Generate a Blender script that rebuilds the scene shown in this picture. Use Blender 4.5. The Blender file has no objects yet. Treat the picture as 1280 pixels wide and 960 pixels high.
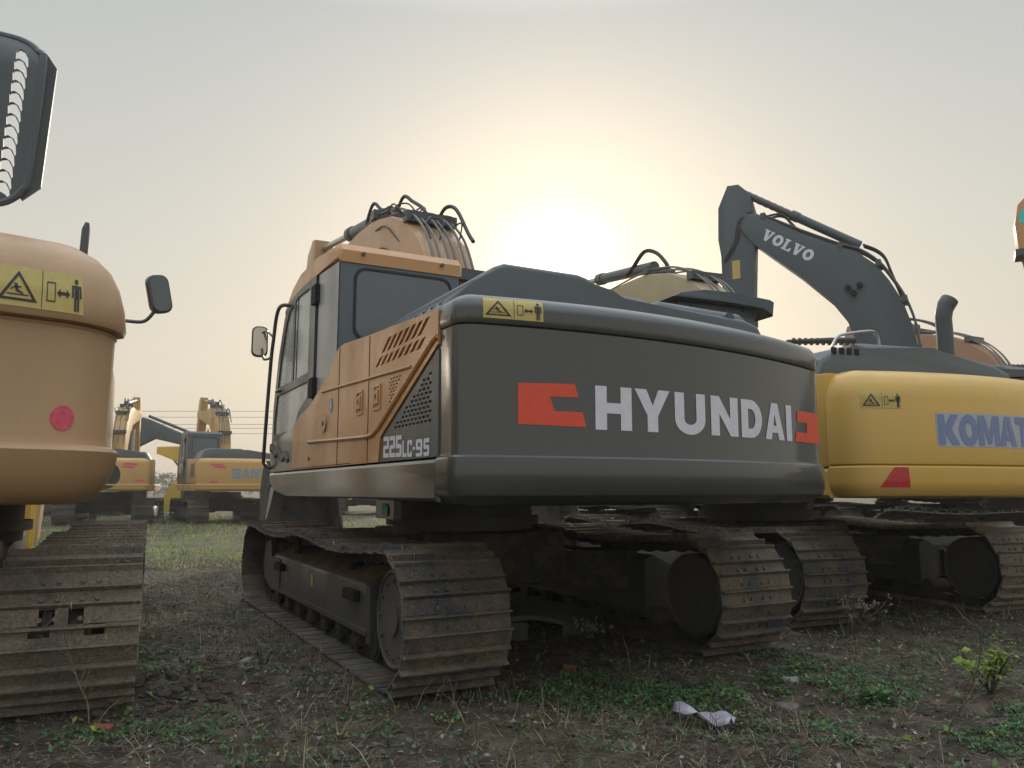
import bpy, bmesh, math, random
import numpy as np
from mathutils import Vector, Matrix
from mathutils.geometry import tessellate_polygon
R = math.radians
random.seed(7); rng = np.random.default_rng(7)

# ------------------------------------------------------------------ camera, world, sun, exposure
sc = bpy.context.scene
col = sc.collection
cam = bpy.data.objects.new('camera', bpy.data.cameras.new('camera'))
col.objects.link(cam)
cam.location = (0, 0, 1.163)
cam.rotation_euler = (R(90 + 7.64), 0, 0)
cam.data.sensor_width = 36; cam.data.lens = 979 / 1280 * 36
cam.data.clip_start = .05; cam.data.clip_end = 3000
sc.camera = cam
SUN_EL, SUN_AZ = R(15.9), R(3.6)            # azimuth to the right of +Y
sdir = Vector((math.sin(SUN_AZ) * math.cos(SUN_EL), math.cos(SUN_AZ) * math.cos(SUN_EL), math.sin(SUN_EL)))
w = bpy.data.worlds.new('World'); sc.world = w; w.use_nodes = True
nt = w.node_tree; nt.nodes.clear(); N = nt.nodes.new; L = nt.links.new
out = N('ShaderNodeOutputWorld'); bg = N('ShaderNodeBackground')
sky = N('ShaderNodeTexSky'); sky.sky_type = 'NISHITA'; sky.sun_disc = False
sky.sun_elevation = SUN_EL; sky.sun_rotation = SUN_AZ
sky.air_density = 1.5; sky.dust_density = 6; sky.ozone_density = 1.5
def math_node(op, a=None, b=None, c=None):
    m = N('ShaderNodeMath'); m.operation = op
    for i, v in enumerate((a, b, c)):
        if v is None: continue
        if hasattr(v, 'links') or hasattr(v, 'node'): L(v, m.inputs[i])
        else: m.inputs[i].default_value = v
    return m.outputs[0]
tc = N('ShaderNodeTexCoord')
nz = N('ShaderNodeVectorMath'); nz.operation = 'NORMALIZE'; L(tc.outputs['Generated'], nz.inputs[0])
sep = N('ShaderNodeSeparateXYZ'); L(nz.outputs[0], sep.inputs[0])
ramp = N('ShaderNodeValToRGB'); L(math_node('MAXIMUM', sep.outputs[2], 0.0), ramp.inputs[0])
cr = ramp.color_ramp                          # thick haze: cream low down, grey above; unseen zenith brightened as added fill
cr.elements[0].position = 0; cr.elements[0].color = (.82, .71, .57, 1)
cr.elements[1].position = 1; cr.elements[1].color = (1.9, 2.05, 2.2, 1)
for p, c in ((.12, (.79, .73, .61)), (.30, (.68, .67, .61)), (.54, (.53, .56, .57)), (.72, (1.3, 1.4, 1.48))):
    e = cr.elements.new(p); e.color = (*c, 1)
dt = N('ShaderNodeVectorMath'); dt.operation = 'DOT_PRODUCT'; L(nz.outputs[0], dt.inputs[0]); dt.inputs[1].default_value = sdir
ang = math_node('ARCCOSINE', math_node('MINIMUM', dt.outputs['Value'], .99999))
def glow(sigma, amp, pw=1.0):
    q = math_node('POWER', math_node('DIVIDE', ang, sigma), pw)
    return math_node('MULTIPLY', math_node('EXPONENT', math_node('MULTIPLY', q, -1.0)), amp)
def scaled(fac, colr):
    m = N('ShaderNodeVectorMath'); m.operation = 'SCALE'; m.inputs[0].default_value = colr; L(fac, m.inputs['Scale']); return m.outputs[0]
def vadd(a, b):
    m = N('ShaderNodeVectorMath'); m.operation = 'ADD'; L(a, m.inputs[0]); L(b, m.inputs[1]); return m.outputs[0]
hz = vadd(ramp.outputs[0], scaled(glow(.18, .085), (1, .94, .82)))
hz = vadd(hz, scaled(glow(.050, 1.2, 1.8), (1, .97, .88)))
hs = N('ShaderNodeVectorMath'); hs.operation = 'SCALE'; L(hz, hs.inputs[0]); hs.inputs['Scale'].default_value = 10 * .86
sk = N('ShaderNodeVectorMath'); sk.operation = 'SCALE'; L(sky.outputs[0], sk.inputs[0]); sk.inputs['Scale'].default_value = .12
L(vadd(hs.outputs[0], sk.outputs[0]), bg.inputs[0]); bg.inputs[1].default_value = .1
L(bg.outputs[0], out.inputs[0])
sun = bpy.data.objects.new('sun', bpy.data.lights.new('sun', 'SUN')); col.objects.link(sun)
sun.data.energy = 2.6; sun.data.angle = R(4); sun.data.color = (1, .87, .68)
sun.rotation_euler = sdir.to_track_quat('Z', 'Y').to_euler()
sc.view_settings.view_transform = 'Standard'; sc.view_settings.look = 'None'
sc.view_settings.exposure = 0.0; sc.view_settings.gamma = 1
sc.view_settings.use_curve_mapping = False
sc.render.engine = 'CYCLES'

# ------------------------------------------------------------------ materials
def new_mat(name):
    m = bpy.data.materials.new(name); m.use_nodes = True
    return m, m.node_tree, m.node_tree.nodes['Principled BSDF']
def paint(name, c, rough=.35, dust=.25, dustcol=(.22, .19, .15), metal=0, coat=0, scale=2.2, bump=.0, vary=.0, spec=.5):
    """painted or bare metal with blotchy dust and fine streaks"""
    m, t, b = new_mat(name); n = t.nodes.new; l = t.links.new
    tc = n('ShaderNodeTexCoord')
    n1 = n('ShaderNodeTexNoise'); n1.inputs['Scale'].default_value = scale; n1.inputs['Detail'].default_value = 7; n1.inputs['Roughness'].default_value = .62
    mp = n('ShaderNodeMapping'); mp.inputs['Scale'].default_value = (1, 1, .45); l(tc.outputs['Object'], mp.inputs[0]); l(mp.outputs[0], n1.inputs[0])
    r1 = n('ShaderNodeMapRange'); r1.inputs[1].default_value = .42; r1.inputs[2].default_value = .75; r1.inputs[3].default_value = 0; r1.inputs[4].default_value = dust
    l(n1.outputs[0], r1.inputs[0])
    n2 = n('ShaderNodeTexNoise'); n2.inputs['Scale'].default_value = 45; n2.inputs['Detail'].default_value = 5; l(tc.outputs['Object'], n2.inputs[0])
    r2 = n('ShaderNodeMapRange'); r2.inputs[1].default_value = .55; r2.inputs[2].default_value = .8; r2.inputs[4].default_value = dust * .7
    l(n2.outputs[0], r2.inputs[0])
    m3 = n('ShaderNodeMapping'); m3.inputs['Scale'].default_value = (9, 9, .5); l(tc.outputs['Object'], m3.inputs[0])
    n3 = n('ShaderNodeTexNoise'); n3.inputs['Scale'].default_value = 1.6; n3.inputs['Detail'].default_value = 6; l(m3.outputs[0], n3.inputs[0])
    r3 = n('ShaderNodeMapRange'); r3.inputs[1].default_value = .54; r3.inputs[2].default_value = .78; r3.inputs[4].default_value = dust * .22; l(n3.outputs[0], r3.inputs[0])
    a0 = n('ShaderNodeMath'); a0.operation = 'ADD'; l(r3.outputs[0], a0.inputs[0]); l(r2.outputs[0], a0.inputs[1])
    ad = n('ShaderNodeMath'); ad.operation = 'ADD'; ad.use_clamp = True; l(r1.outputs[0], ad.inputs[0]); l(a0.outputs[0], ad.inputs[1])
    mx = n('ShaderNodeMix'); mx.data_type = 'RGBA'; l(ad.outputs[0], mx.inputs[0]); mx.inputs[6].default_value = (*c, 1); mx.inputs[7].default_value = (*dustcol, 1)
    src = mx.outputs[2]
    n4 = n('ShaderNodeTexNoise'); n4.inputs['Scale'].default_value = 17; n4.inputs['Detail'].default_value = 9; n4.inputs['Roughness'].default_value = .75; l(tc.outputs['Object'], n4.inputs[0])
    r4 = n('ShaderNodeMapRange'); r4.inputs[1].default_value = .70; r4.inputs[2].default_value = .74; r4.inputs[4].default_value = .55; l(n4.outputs[0], r4.inputs[0])
    mc = n('ShaderNodeMix'); mc.data_type = 'RGBA'; l(r4.outputs[0], mc.inputs[0]); l(src, mc.inputs[6]); mc.inputs[7].default_value = (.055, .045, .035, 1); src = mc.outputs[2]
    if vary:
        oi = n('ShaderNodeObjectInfo'); hs = n('ShaderNodeHueSaturation'); l(src, hs.inputs['Color'])
        rr = n('ShaderNodeMapRange'); rr.inputs[3].default_value = 1 - vary; rr.inputs[4].default_value = 1 + vary; l(oi.outputs['Random'], rr.inputs[0]); l(rr.outputs[0], hs.inputs['Value']); src = hs.outputs[0]
    l(src, b.inputs['Base Color'])
    rr = n('ShaderNodeMapRange'); rr.inputs[3].default_value = rough; rr.inputs[4].default_value = min(1, rough + .35); rr.inputs[2].default_value = max(.3, dust); l(ad.outputs[0], rr.inputs[0]); l(rr.outputs[0], b.inputs['Roughness'])
    b.inputs['Metallic'].default_value = metal; b.inputs['Coat Weight'].default_value = coat; b.inputs['Coat Roughness'].default_value = .10
    b.inputs['Specular IOR Level'].default_value = spec
    if bump:
        bp = n('ShaderNodeBump'); bp.inputs['Strength'].default_value = bump; bp.inputs['Distance'].default_value = .02; l(n2.outputs[0], bp.inputs['Height']); l(bp.outputs[0], b.inputs['Normal'])
    return m
def rust_mud(name, steel, mud, amount=.6, vary=.25):
    m, t, b = new_mat(name); n = t.nodes.new; l = t.links.new
    ge = n('ShaderNodeNewGeometry'); oi = n('ShaderNodeObjectInfo')
    n1 = n('ShaderNodeTexNoise'); n1.inputs['Scale'].default_value = 5; n1.inputs['Detail'].default_value = 9; n1.inputs['Roughness'].default_value = .7; l(ge.outputs['Position'], n1.inputs[0])
    n2 = n('ShaderNodeTexNoise'); n2.inputs['Scale'].default_value = 60; n2.inputs['Detail'].default_value = 6; n2.inputs['Roughness'].default_value = .7; l(ge.outputs['Position'], n2.inputs[0])
    ra = n('ShaderNodeValToRGB'); l(n1.outputs[0], ra.inputs[0]); e = ra.color_ramp.elements
    e[0].position = .60 - amount * .35; e[0].color = (*steel, 1); e[1].position = .68 - amount * .2; e[1].color = (*mud, 1)
    n3 = n('ShaderNodeTexNoise'); n3.inputs['Scale'].default_value = 11; n3.inputs['Detail'].default_value = 3; l(ge.outputs['Position'], n3.inputs[0])
    r3 = n('ShaderNodeMapRange'); r3.inputs[1].default_value = .70; r3.inputs[2].default_value = .76; r3.inputs[4].default_value = .6; l(n3.outputs[0], r3.inputs[0])
    mx = n('ShaderNodeMix'); mx.data_type = 'RGBA'; l(r3.outputs[0], mx.inputs[0]); l(ra.outputs[0], mx.inputs[6]); mx.inputs[7].default_value = (.17, .085, .04, 1)
    hs = n('ShaderNodeHueSaturation'); l(mx.outputs[2], hs.inputs['Color'])
    r2 = n('ShaderNodeMapRange'); r2.inputs[1].default_value = .3; r2.inputs[2].default_value = .7; r2.inputs[3].default_value = .6; r2.inputs[4].default_value = 1.45; l(n2.outputs[0], r2.inputs[0])
    rv = n('ShaderNodeMapRange'); rv.inputs[3].default_value = 1 - vary; rv.inputs[4].default_value = 1 + vary; l(oi.outputs['Random'], rv.inputs[0])
    mu = n('ShaderNodeMath'); mu.operation = 'MULTIPLY'; l(r2.outputs[0], mu.inputs[0]); l(rv.outputs[0], mu.inputs[1]); l(mu.outputs[0], hs.inputs['Value'])
    l(hs.outputs[0], b.inputs['Base Color']); b.inputs['Roughness'].default_value = .8; b.inputs['Metallic'].default_value = .0
    bp = n('ShaderNodeBump'); bp.inputs['Strength'].default_value = .8; bp.inputs['Distance'].default_value = .015; l(n2.outputs[0], bp.inputs['Height']); l(bp.outputs[0], b.inputs['Normal'])
    return m
def flat(name, c, rough=.5, metal=0):
    lo, hi = (.93, 1.05) if 'vinyl' in name or 'sticker' in name or 'plate' in name else (.8, 1.15)
    m, t, b = new_mat(name); n = t.nodes.new; l = t.links.new
    nn = n('ShaderNodeTexNoise'); nn.inputs['Scale'].default_value = 30; nn.inputs['Detail'].default_value = 6
    tc = n('ShaderNodeTexCoord'); l(tc.outputs['Object'], nn.inputs[0])
    hs = n('ShaderNodeHueSaturation'); hs.inputs['Color'].default_value = (*c, 1)
    mr = n('ShaderNodeMapRange'); mr.inputs[1].default_value = .3; mr.inputs[2].default_value = .7; mr.inputs[3].default_value = lo; mr.inputs[4].default_value = hi; l(nn.outputs[0], mr.inputs[0]); l(mr.outputs[0], hs.inputs['Value'])
    l(hs.outputs[0], b.inputs['Base Color']); b.inputs['Roughness'].default_value = rough; b.inputs['Metallic'].default_value = metal
    return m
M = dict(
    black=paint('black_paint', (.036, .041, .043), .3, .16, (.085, .078, .066), coat=.8, scale=1.1),
    dark=paint('dark_grey_paint', (.062, .072, .082), .32, .2, (.14, .13, .12)),
    cabgrey=paint('cab_grey_paint', (.10, .125, .15), .4, .15, (.14, .13, .12)),
    slate=paint('slate_grey_paint', (.085, .105, .12), .36, .2, (.14, .13, .12)),
    silver=paint('pale_grey_paint', (.34, .36, .36), .35, .25, (.2, .18, .15)),
    orange=paint('orange_paint', (.54, .27, .098), .32, .45, (.36, .26, .17), coat=.2),
    tanor=paint('faded_orange_paint', (.47, .285, .145), .34, .4, (.36, .27, .18), coat=.15),
    yellow=paint('yellow_paint', (.64, .40, .085), .32, .35, (.5, .36, .19), coat=.2),
    yellow2=paint('bright_yellow_paint', (.70, .47, .06), .4, .2, (.4, .3, .16)),
    tan=paint('dusty_tan_paint', (.42, .34, .20), .45, .5, (.34, .29, .2)),
    amber=paint('amber_paint', (.52, .31, .10), .4, .3, (.4, .3, .16)),
    brown=paint('brown_orange_paint', (.36, .19, .10), .45, .4, (.26, .18, .12)),
    grille=paint('mid_grey_paint', (.12, .13, .125), .4, .25, (.15, .14, .12)),
    volvo=paint('blue_grey_paint', (.055, .075, .09), .42, .3, (.12, .12, .12)),
    steel=paint('chrome_steel', (.45, .45, .45), .25, .2, metal=.8),
    hose=flat('rubber_hose', (.03, .03, .032), .55),
    hosetan=flat('dusty_hose', (.20, .15, .10), .6),
    pipe=paint('grey_pipe', (.15, .15, .145), .4, .3),
    rubber=flat('black_rubber', (.02, .021, .022), .7),
    hole=flat('dark_cavity', (.012, .012, .013), .9),
    glass=paint('dusty_tinted_glass', (.09, .11, .13), .15, .12, (.18, .19, .2), spec=.8),
    glassl=paint('dusty_pale_glass', (.27, .31, .33), .12, .35, (.35, .35, .33), spec=.8),
    mirrorg=paint('mirror_glass', (.5, .47, .42), .08, .1, metal=.9),
    plate=flat('pale_plate', (.42, .44, .50), .45),
    white=flat('white_vinyl', (.70, .70, .78), .45),
    red=flat('red_vinyl', (.75, .085, .045), .4),
    redpaint=flat('red_reflector', (.50, .04, .045), .3),
    pink=flat('pink_spray_paint', (.72, .10, .16), .6),
    blue=flat('blue_vinyl', (.19, .24, .42), .45),
    sblue=flat('pale_blue_vinyl', (.20, .32, .42), .45),
    sticker=flat('yellow_sticker', (.52, .41, .13), .45),
    mark=flat('black_print', (.02, .02, .02), .5),
    teal=flat('teal_sticker', (.06, .62, .58), .5),
    shoe=rust_mud('muddy_track_steel', (.06, .066, .072), (.135, .108, .078), .60),
    shoe2=rust_mud('dry_mud_track_steel', (.125, .117, .108), (.21, .175, .135), .75, .15),
    mud=rust_mud('dried_mud', (.11, .085, .06), (.20, .15, .10), .6, .05),
    frame=paint('track_frame_paint', (.055, .06, .063), .4, .55, (.15, .12, .09), bump=.1),
    rollr=rust_mud('roller_steel', (.03, .03, .03), (.08, .065, .05), .5),
)

# ------------------------------------------------------------------ object helpers
def tag(o, label=None, cat=None, group=None, kind=None):
    for k, v in (('label', label), ('category', cat), ('group', group), ('kind', kind)):
        if v: o[k] = v
    return o
def empty(name, loc, rz=0):
    o = bpy.data.objects.new(name, None); col.objects.link(o); o.location = loc; o.rotation_euler.z = rz; o.empty_display_size = .3
    return o
class MB:
    def __init__(s): s.bm = bmesh.new()
    def box(s, a, b, rot=None, piv=None):
        a, b = Vector(a), Vector(b); c = (a + b) / 2; d = b - a
        mt = Matrix.Translation(c) @ Matrix.Diagonal((d.x, d.y, d.z, 1))
        r = bmesh.ops.create_cube(s.bm, size=1, matrix=mt)
        if rot: bmesh.ops.rotate(s.bm, verts=r['verts'], cent=piv or c, matrix=rot.to_3x3())
        return s
    def bbox(s, a, b, bev=.02, seg=2):
        n0 = set(s.bm.verts); s.box(a, b); vs = [v for v in s.bm.verts if v not in n0]
        es = list({e for v in vs for e in v.link_edges})
        bmesh.ops.bevel(s.bm, geom=es, offset=bev, segments=seg, affect='EDGES', profile=.5); return s
    def tube(s, pts, r, seg=8, closed=False, smooth_pts=0):
        pts = [Vector(p) for p in pts]
        if smooth_pts: pts = catmull(pts, smooth_pts)
        n = len(pts); rings = []; up = None
        for i, p in enumerate(pts):
            d = (pts[min(i + 1, n - 1)] - pts[max(i - 1, 0)])
            d = d.normalized() if d.length > 1e-9 else Vector((0, 0, 1))
            if up is None:
                up = Vector((0, 0, 1)) if abs(d.z) < .9 else Vector((1, 0, 0))
            a = d.cross(up)
            if a.length < 1e-6: a = d.orthogonal()
            a.normalize(); b_ = d.cross(a).normalized(); up = -b_ if (-b_).dot(up) > 0 else b_
            rr = r[i * (len(r) - 1) // max(1, n - 1)] if isinstance(r, (list, tuple)) else r
            rings.append([s.bm.verts.new(p + (a * math.cos(t) + b_ * math.sin(t)) * rr) for t in [2 * math.pi * k / seg for k in range(seg)]])
        for i in range(n - 1):
            for k in range(seg):
                s.bm.faces.new((rings[i][k], rings[i][(k + 1) % seg], rings[i + 1][(k + 1) % seg], rings[i + 1][k]))
        s.bm.faces.new(rings[0][::-1]); s.bm.faces.new(rings[-1]); return s
    def cyl(s, a, b, r, seg=24): return s.tube([a, b], r, seg)
    def prism(s, poly, y0, y1, axis='y', bev=0, seg=2):
        """poly in (x,z), extruded along y (or (y,z) along x)"""
        f = (lambda p, t: Vector((p[0], t, p[1]))) if axis == 'y' else ((lambda p, t: Vector((t, p[0], p[1]))) if axis == 'x' else (lambda p, t: Vector((p[0], p[1], t))))
        A = [s.bm.verts.new(f(p, y0)) for p in poly]; B = [s.bm.verts.new(f(p, y1)) for p in poly]
        n = len(poly); fs = [s.bm.faces.new(A), s.bm.faces.new(B[::-1])]
        for i in range(n): fs.append(s.bm.faces.new((A[i], B[i], B[(i + 1) % n], A[(i + 1) % n])))
        if bev:
            es = list({e for f_ in fs for e in f_.edges if e.calc_length() > 0 and (f_ is fs[0] or f_ is fs[1])})
            bmesh.ops.bevel(s.bm, geom=es, offset=bev, segments=seg, affect='EDGES', profile=.5)
        return s
    def plate(s, outer, holes, fmap, depth=.0, cut=None):
        """flat plate with holes from (u,v) outlines, bent onto a surface by fmap(u,v,off)"""
        polys = [outer] + list(holes)
        flatp = [p for q in polys for p in q]
        tris = tessellate_polygon([[Vector((p[0], p[1], 0)) for p in q] for q in polys])
        bm = bmesh.new(); vs = [bm.verts.new((p[0], p[1], 0)) for p in flatp]
        for t in tris:
            try: bm.faces.new([vs[i] for i in t])
            except ValueError: pass
        if cut:
            us = [p[0] for p in outer]; k = math.floor(min(us) / cut) + 1
            while k * cut < max(us):
                g = list(bm.verts) + list(bm.edges) + list(bm.faces)
                bmesh.ops.bisect_plane(bm, geom=g, plane_co=(k * cut, 0, 0), plane_no=(1, 0, 0)); k += 1
            vv = [p[1] for p in outer]; k = math.floor(min(vv) / .02) + 1
            while k * .02 < max(vv) and max(vv) - min(vv) < .6:
                g = list(bm.verts) + list(bm.edges) + list(bm.faces)
                bmesh.ops.bisect_plane(bm, geom=g, plane_co=(0, k * .02, 0), plane_no=(0, 1, 0)); k += 1
        bm.verts.ensure_lookup_table()
        mp = {}
        for v in bm.verts: mp[v] = s.bm.verts.new(fmap(v.co.x, v.co.y, 0))
        for f in bm.faces:
            try: s.bm.faces.new([mp[v] for v in f.verts])
            except ValueError: pass
        if depth:
            for e in bm.edges:
                if len(e.link_faces) == 1:
                    a, b = e.verts
                    s.bm.faces.new((mp[a], mp[b], s.bm.verts.new(fmap(b.co.x, b.co.y, -depth)), s.bm.verts.new(fmap(a.co.x, a.co.y, -depth))))
        bm.free(); return s
    def build(s, name, mat, parent=None, rz=0, smooth=35, loc=None):
        bmesh.ops.recalc_face_normals(s.bm, faces=s.bm.faces)
        me = bpy.data.meshes.new(name); s.bm.to_mesh(me); s.bm.free()
        for p in me.polygons: p.use_smooth = True
        me.set_sharp_from_angle(angle=R(smooth))
        me.materials.append(M[mat] if isinstance(mat, str) else mat)
        o = bpy.data.objects.new(name, me); col.objects.link(o)
        if parent: o.parent = parent
        if rz: o.rotation_euler.z = rz
        if loc: o.location = loc
        return o
def catmull(p, k):
    q = [p[0] * 2 - p[1]] + list(p) + [p[-1] * 2 - p[-2]]; o = []
    for i in range(1, len(q) - 2):
        for j in range(k):
            t = j / k
            o.append(.5 * ((2 * q[i]) + (q[i + 1] - q[i - 1]) * t + (2 * q[i - 1] - 5 * q[i] + 4 * q[i + 1] - q[i + 2]) * t * t + (3 * q[i] - q[i - 1] - 3 * q[i + 1] + q[i + 2]) * t ** 3))
    o.append(q[-2]); return o

# ------------------------------------------------------------------ lettering: outlines on a unit box
def arc(cx, cy, rx, ry, a0, a1, n=10): return [(cx + rx * math.cos(R(a0 + (a1 - a0) * i / n)), cy + ry * math.sin(R(a0 + (a1 - a0) * i / n))) for i in range(n + 1)]
G = {
 'H': [([(0,0),(0,1),(.31,1),(.31,.62),(.69,.62),(.69,1),(1,1),(1,0),(.69,0),(.69,.38),(.31,.38),(.31,0)], [])],
 'Y': [([(0,1),(.33,1),(.5,.62),(.67,1),(1,1),(.65,.38),(.65,0),(.35,0),(.35,.38)], [])],
 'U': [([(0,1),(.3,1),(.3,.36)] + arc(.5,.36,.2,.14,180,360,8)[1:] + [(.7,1),(1,1),(1,.36)] + arc(.5,.36,.5,.38,0,-180,14)[1:], [])],
 'N': [([(0,0),(0,1),(.3,1),(.7,.44),(.7,1),(1,1),(1,0),(.7,0),(.3,.56),(.3,0)], [])],
 'D': [([(0,0),(0,1),(.45,1)] + arc(.45,.5,.55,.5,90,-90,14)[1:-1] + [(.45,0)], [[(.32,.24),(.45,.24)] + arc(.45,.5,.22,.26,-90,90,8)[1:-1] + [(.45,.76),(.32,.76)]])],
 'A': [([(0,0),(.34,1),(.66,1),(1,0),(.70,0),(.64,.19),(.36,.19),(.30,0)], [[(.42,.38),(.58,.38),(.5,.70)]])],
 'I': [([(0,0),(0,1),(1,1),(1,0)], [])],
 'K': [([(0,0),(0,1),(.32,1),(.32,.62),(.62,1),(1,1),(.62,.52),(1,0),(.62,0),(.32,.4),(.32,0)], [])],
 'O': [(arc(.5,.5,.5,.52,0,342,19), [arc(.5,.5,.19,.25,0,336,14)])],
 'M': [([(0,0),(0,1),(.3,1),(.5,.45),(.7,1),(1,1),(1,0),(.75,0),(.75,.6),(.58,.05),(.42,.05),(.25,.6),(.25,0)], [])],
 'T': [([(.35,0),(.35,.76),(0,.76),(0,1),(1,1),(1,.76),(.65,.76),(.65,0)], [])],
 'S': [([(0,0),(0,.24),(.68,.24),(.68,.40),(.12,.40),(0,.5),(0,.9),(.12,1),(1,1),(1,.76),(.32,.76),(.32,.62),(.88,.62),(1,.52),(1,.1),(.88,0)], [])],
 '2': [([(0,0),(0,.45),(.12,.58),(.66,.58),(.66,.8),(0,.8),(0,1),(.88,1),(1,.9),(1,.5),(.9,.4),(.34,.4),(.34,.2),(1,.2),(1,0)], [])],
 '5': [([(0,0),(0,.2),(.66,.2),(.66,.4),(0,.4),(0,1),(1,1),(1,.8),(.32,.8),(.32,.6),(.88,.6),(1,.5),(1,.1),(.88,0)], [])],
 'L': [([(0,0),(0,1),(.36,1),(.36,.24),(1,.24),(1,0)], [])],
 'C': [([(.14,0),(0,.12),(0,.88),(.14,1),(.86,1),(1,.88),(1,.66),(.68,.66),(.68,.78),(.32,.78),(.32,.22),(.68,.22),(.68,.34),(1,.34),(1,.12),(.86,0)], [])],
 '-': [([(0,.4),(0,.58),(1,.58),(1,.4)], [])],
 '9': [([(.1,0),(0,.1),(0,.2),(.68,.2),(.68,.38),(.12,.38),(0,.5),(0,.88),(.12,1),(.88,1),(1,.88),(1,.12),(.88,0)], [[(.32,.56),(.68,.56),(.68,.8),(.32,.8)]])],
 'V': [([(0,1),(.34,1),(.5,.42),(.66,1),(1,1),(.66,0),(.34,0)], [])],
 'R': [([(0,0),(0,1),(.8,1),(1,.85),(1,.55),(.85,.42),(1,0),(.68,0),(.55,.38),(.3,.38),(.3,0)], [[(.3,.58),(.68,.58),(.68,.8),(.3,.8)]])],
 'B': [([(0,0),(0,1),(.82,1),(1,.88),(1,.62),(.88,.52),(1,.42),(1,.12),(.84,0)], [[(.3,.2),(.7,.2),(.7,.4),(.3,.4)], [(.3,.6),(.7,.6),(.7,.8),(.3,.8)]])],
 'E': [([(0,0),(0,1),(1,1),(1,.79),(.32,.79),(.32,.6),(.9,.6),(.9,.4),(.32,.4),(.32,.21),(1,.21),(1,0)], [])],
 'X': [([(0,0),(.33,.5),(0,1),(.34,1),(.5,.7),(.66,1),(1,1),(.67,.5),(1,0),(.66,0),(.5,.3),(.34,0)], [])],
 # slab letters
 'v': [([(0,1),(.5,1),(.5,.88),(.42,.88),(.56,.38),(.70,.88),(.62,.88),(.62,1),(1,1),(1,.88),(.92,.88),(.62,0),(.36,0),(.08,.88),(0,.88)], [])],
 'l': [([(0,0),(0,.13),(.12,.13),(.12,.87),(0,.87),(0,1),(.58,1),(.58,.87),(.44,.87),(.44,.14),(.72,.14),(.84,.36),(1,.36),(1,0)], [])],
}
def lettering(mb, text, fmap, u0, v0, h, widths, gap, cut=None, off=.003, vslope=0, shear=0):
    """widths: one width or one per letter; fmap(u,v,off)"""
    u = u0
    for i, ch in enumerate(text):
        wd = widths[i] if isinstance(widths, (list, tuple)) else widths
        gp = gap[i] if isinstance(gap, (list, tuple)) else gap
        if ch != ' ':
            for o_, hs_ in G[ch]:
                tr = lambda q: [(u + p[0] * wd + shear * p[1] * h, v0 + vslope * (u - u0 + p[0] * wd) + p[1] * h) for p in q]
                mb.plate(tr(o_), [tr(q) for q in hs_], lambda a, b, c: fmap(a, b, off + c), cut=cut)
        u += wd + gp
    return u
def circle(cx, cy, r, n=20, ry=None): return [(cx + r * math.cos(2 * math.pi * i / n), cy + (ry or r) * math.sin(2 * math.pi * i / n)) for i in range(n)]
def rect(x0, y0, x1, y1): return [(x0, y0), (x1, y0), (x1, y1), (x0, y1)]
def warning_sticker(parent, fmap, u0, v0, wd, h, rz, cut=.05):
    """yellow keep-clear label: triangle with a struck figure, a box, a double arrow and a standing figure"""
    a = MB().plate(rect(u0, v0, u0 + wd, v0 + h), [], lambda a, b, c: fmap(a, b, .002 + c), cut=cut).build('warning_sticker', 'sticker', parent, rz)
    m = MB(); f = lambda a, b, c: fmap(a, b, .0045 + c)
    X = lambda x, y: (u0 + x * wd, v0 + y * h)
    def P(pts, holes=()): m.plate([X(*p) for p in pts], [[X(*p) for p in q] for q in holes], f, cut=cut)
    P([(.03, .14), (.46, .14), (.245, .88)], [[(.085, .2), (.405, .2), (.245, .76)]])
    P([(.13, .27), (.36, .27), (.36, .3), (.13, .3)]); P([(.2, .56), (.235, .56), (.25, .4), (.31, .33), (.3, .3), (.22, .36)]); P([(.16, .4), (.2, .48), (.28, .49), (.28, .46), (.2, .44), (.18, .39)])
    P([(.505, .03), (.512, .03), (.512, .97), (.505, .97)])
    P([(.56, .22), (.66, .22), (.66, .72), (.56, .72)], [[(.57, .25), (.65, .25), (.65, .69), (.57, .69)]])
    P([(.675, .46), (.715, .58), (.715, .5), (.785, .5), (.785, .58), (.825, .46), (.785, .34), (.785, .42), (.715, .42), (.715, .34)])
    P([(.85, .72), (.85, .4), (.87, .4), (.87, .64), (.88, .64), (.88, .06), (.905, .06), (.905, .38), (.915, .38), (.915, .06), (.94, .06), (.94, .64), (.95, .64), (.95, .4), (.97, .4), (.97, .72)])
    m.plate([X(.91 + .025 * math.cos(t * .7), .82 + .075 * math.sin(t * .7)) for t in range(9)], [], f)
    m.build('pictogram', 'mark', a)
    return a

# ------------------------------------------------------------------ excavator parts
GA, HW_T, XR, TH = 1.138, .33, 1.995, .82     # half gauge, half shoe width, wheel centre, track height
def track_path():
    r = TH / 2 - .035; zc = TH / 2; pts = []
    segs = []
    n = 400; tot = 4 * XR + 2 * math.pi * r
    def at(s):
        s = s % tot
        if s < 2 * XR:                                   # bottom, towards the rear
            return (XR - s, zc - r, -1, 0)
        s -= 2 * XR
        if s < math.pi * r:
            a = s / r; return (-XR - r * math.sin(a), zc - r * math.cos(a), -math.cos(a), math.sin(a))
        s -= math.pi * r
        if s < 2 * XR:
            t = s / (2 * XR); sag = -.05 * abs(math.sin(math.pi * 2.0 * t)) ** 1.5
            return (-XR + s, zc + r + sag, 1, -.05 * math.pi / XR * math.cos(math.pi * 2 * t) * (1 if math.sin(math.pi * 2 * t) > 0 else -1) * .6)
        s -= 2 * XR
        a = s / r; return (XR + r * math.sin(a), zc + r * math.cos(a), math.cos(a), -math.sin(a))
    return at, tot
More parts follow.
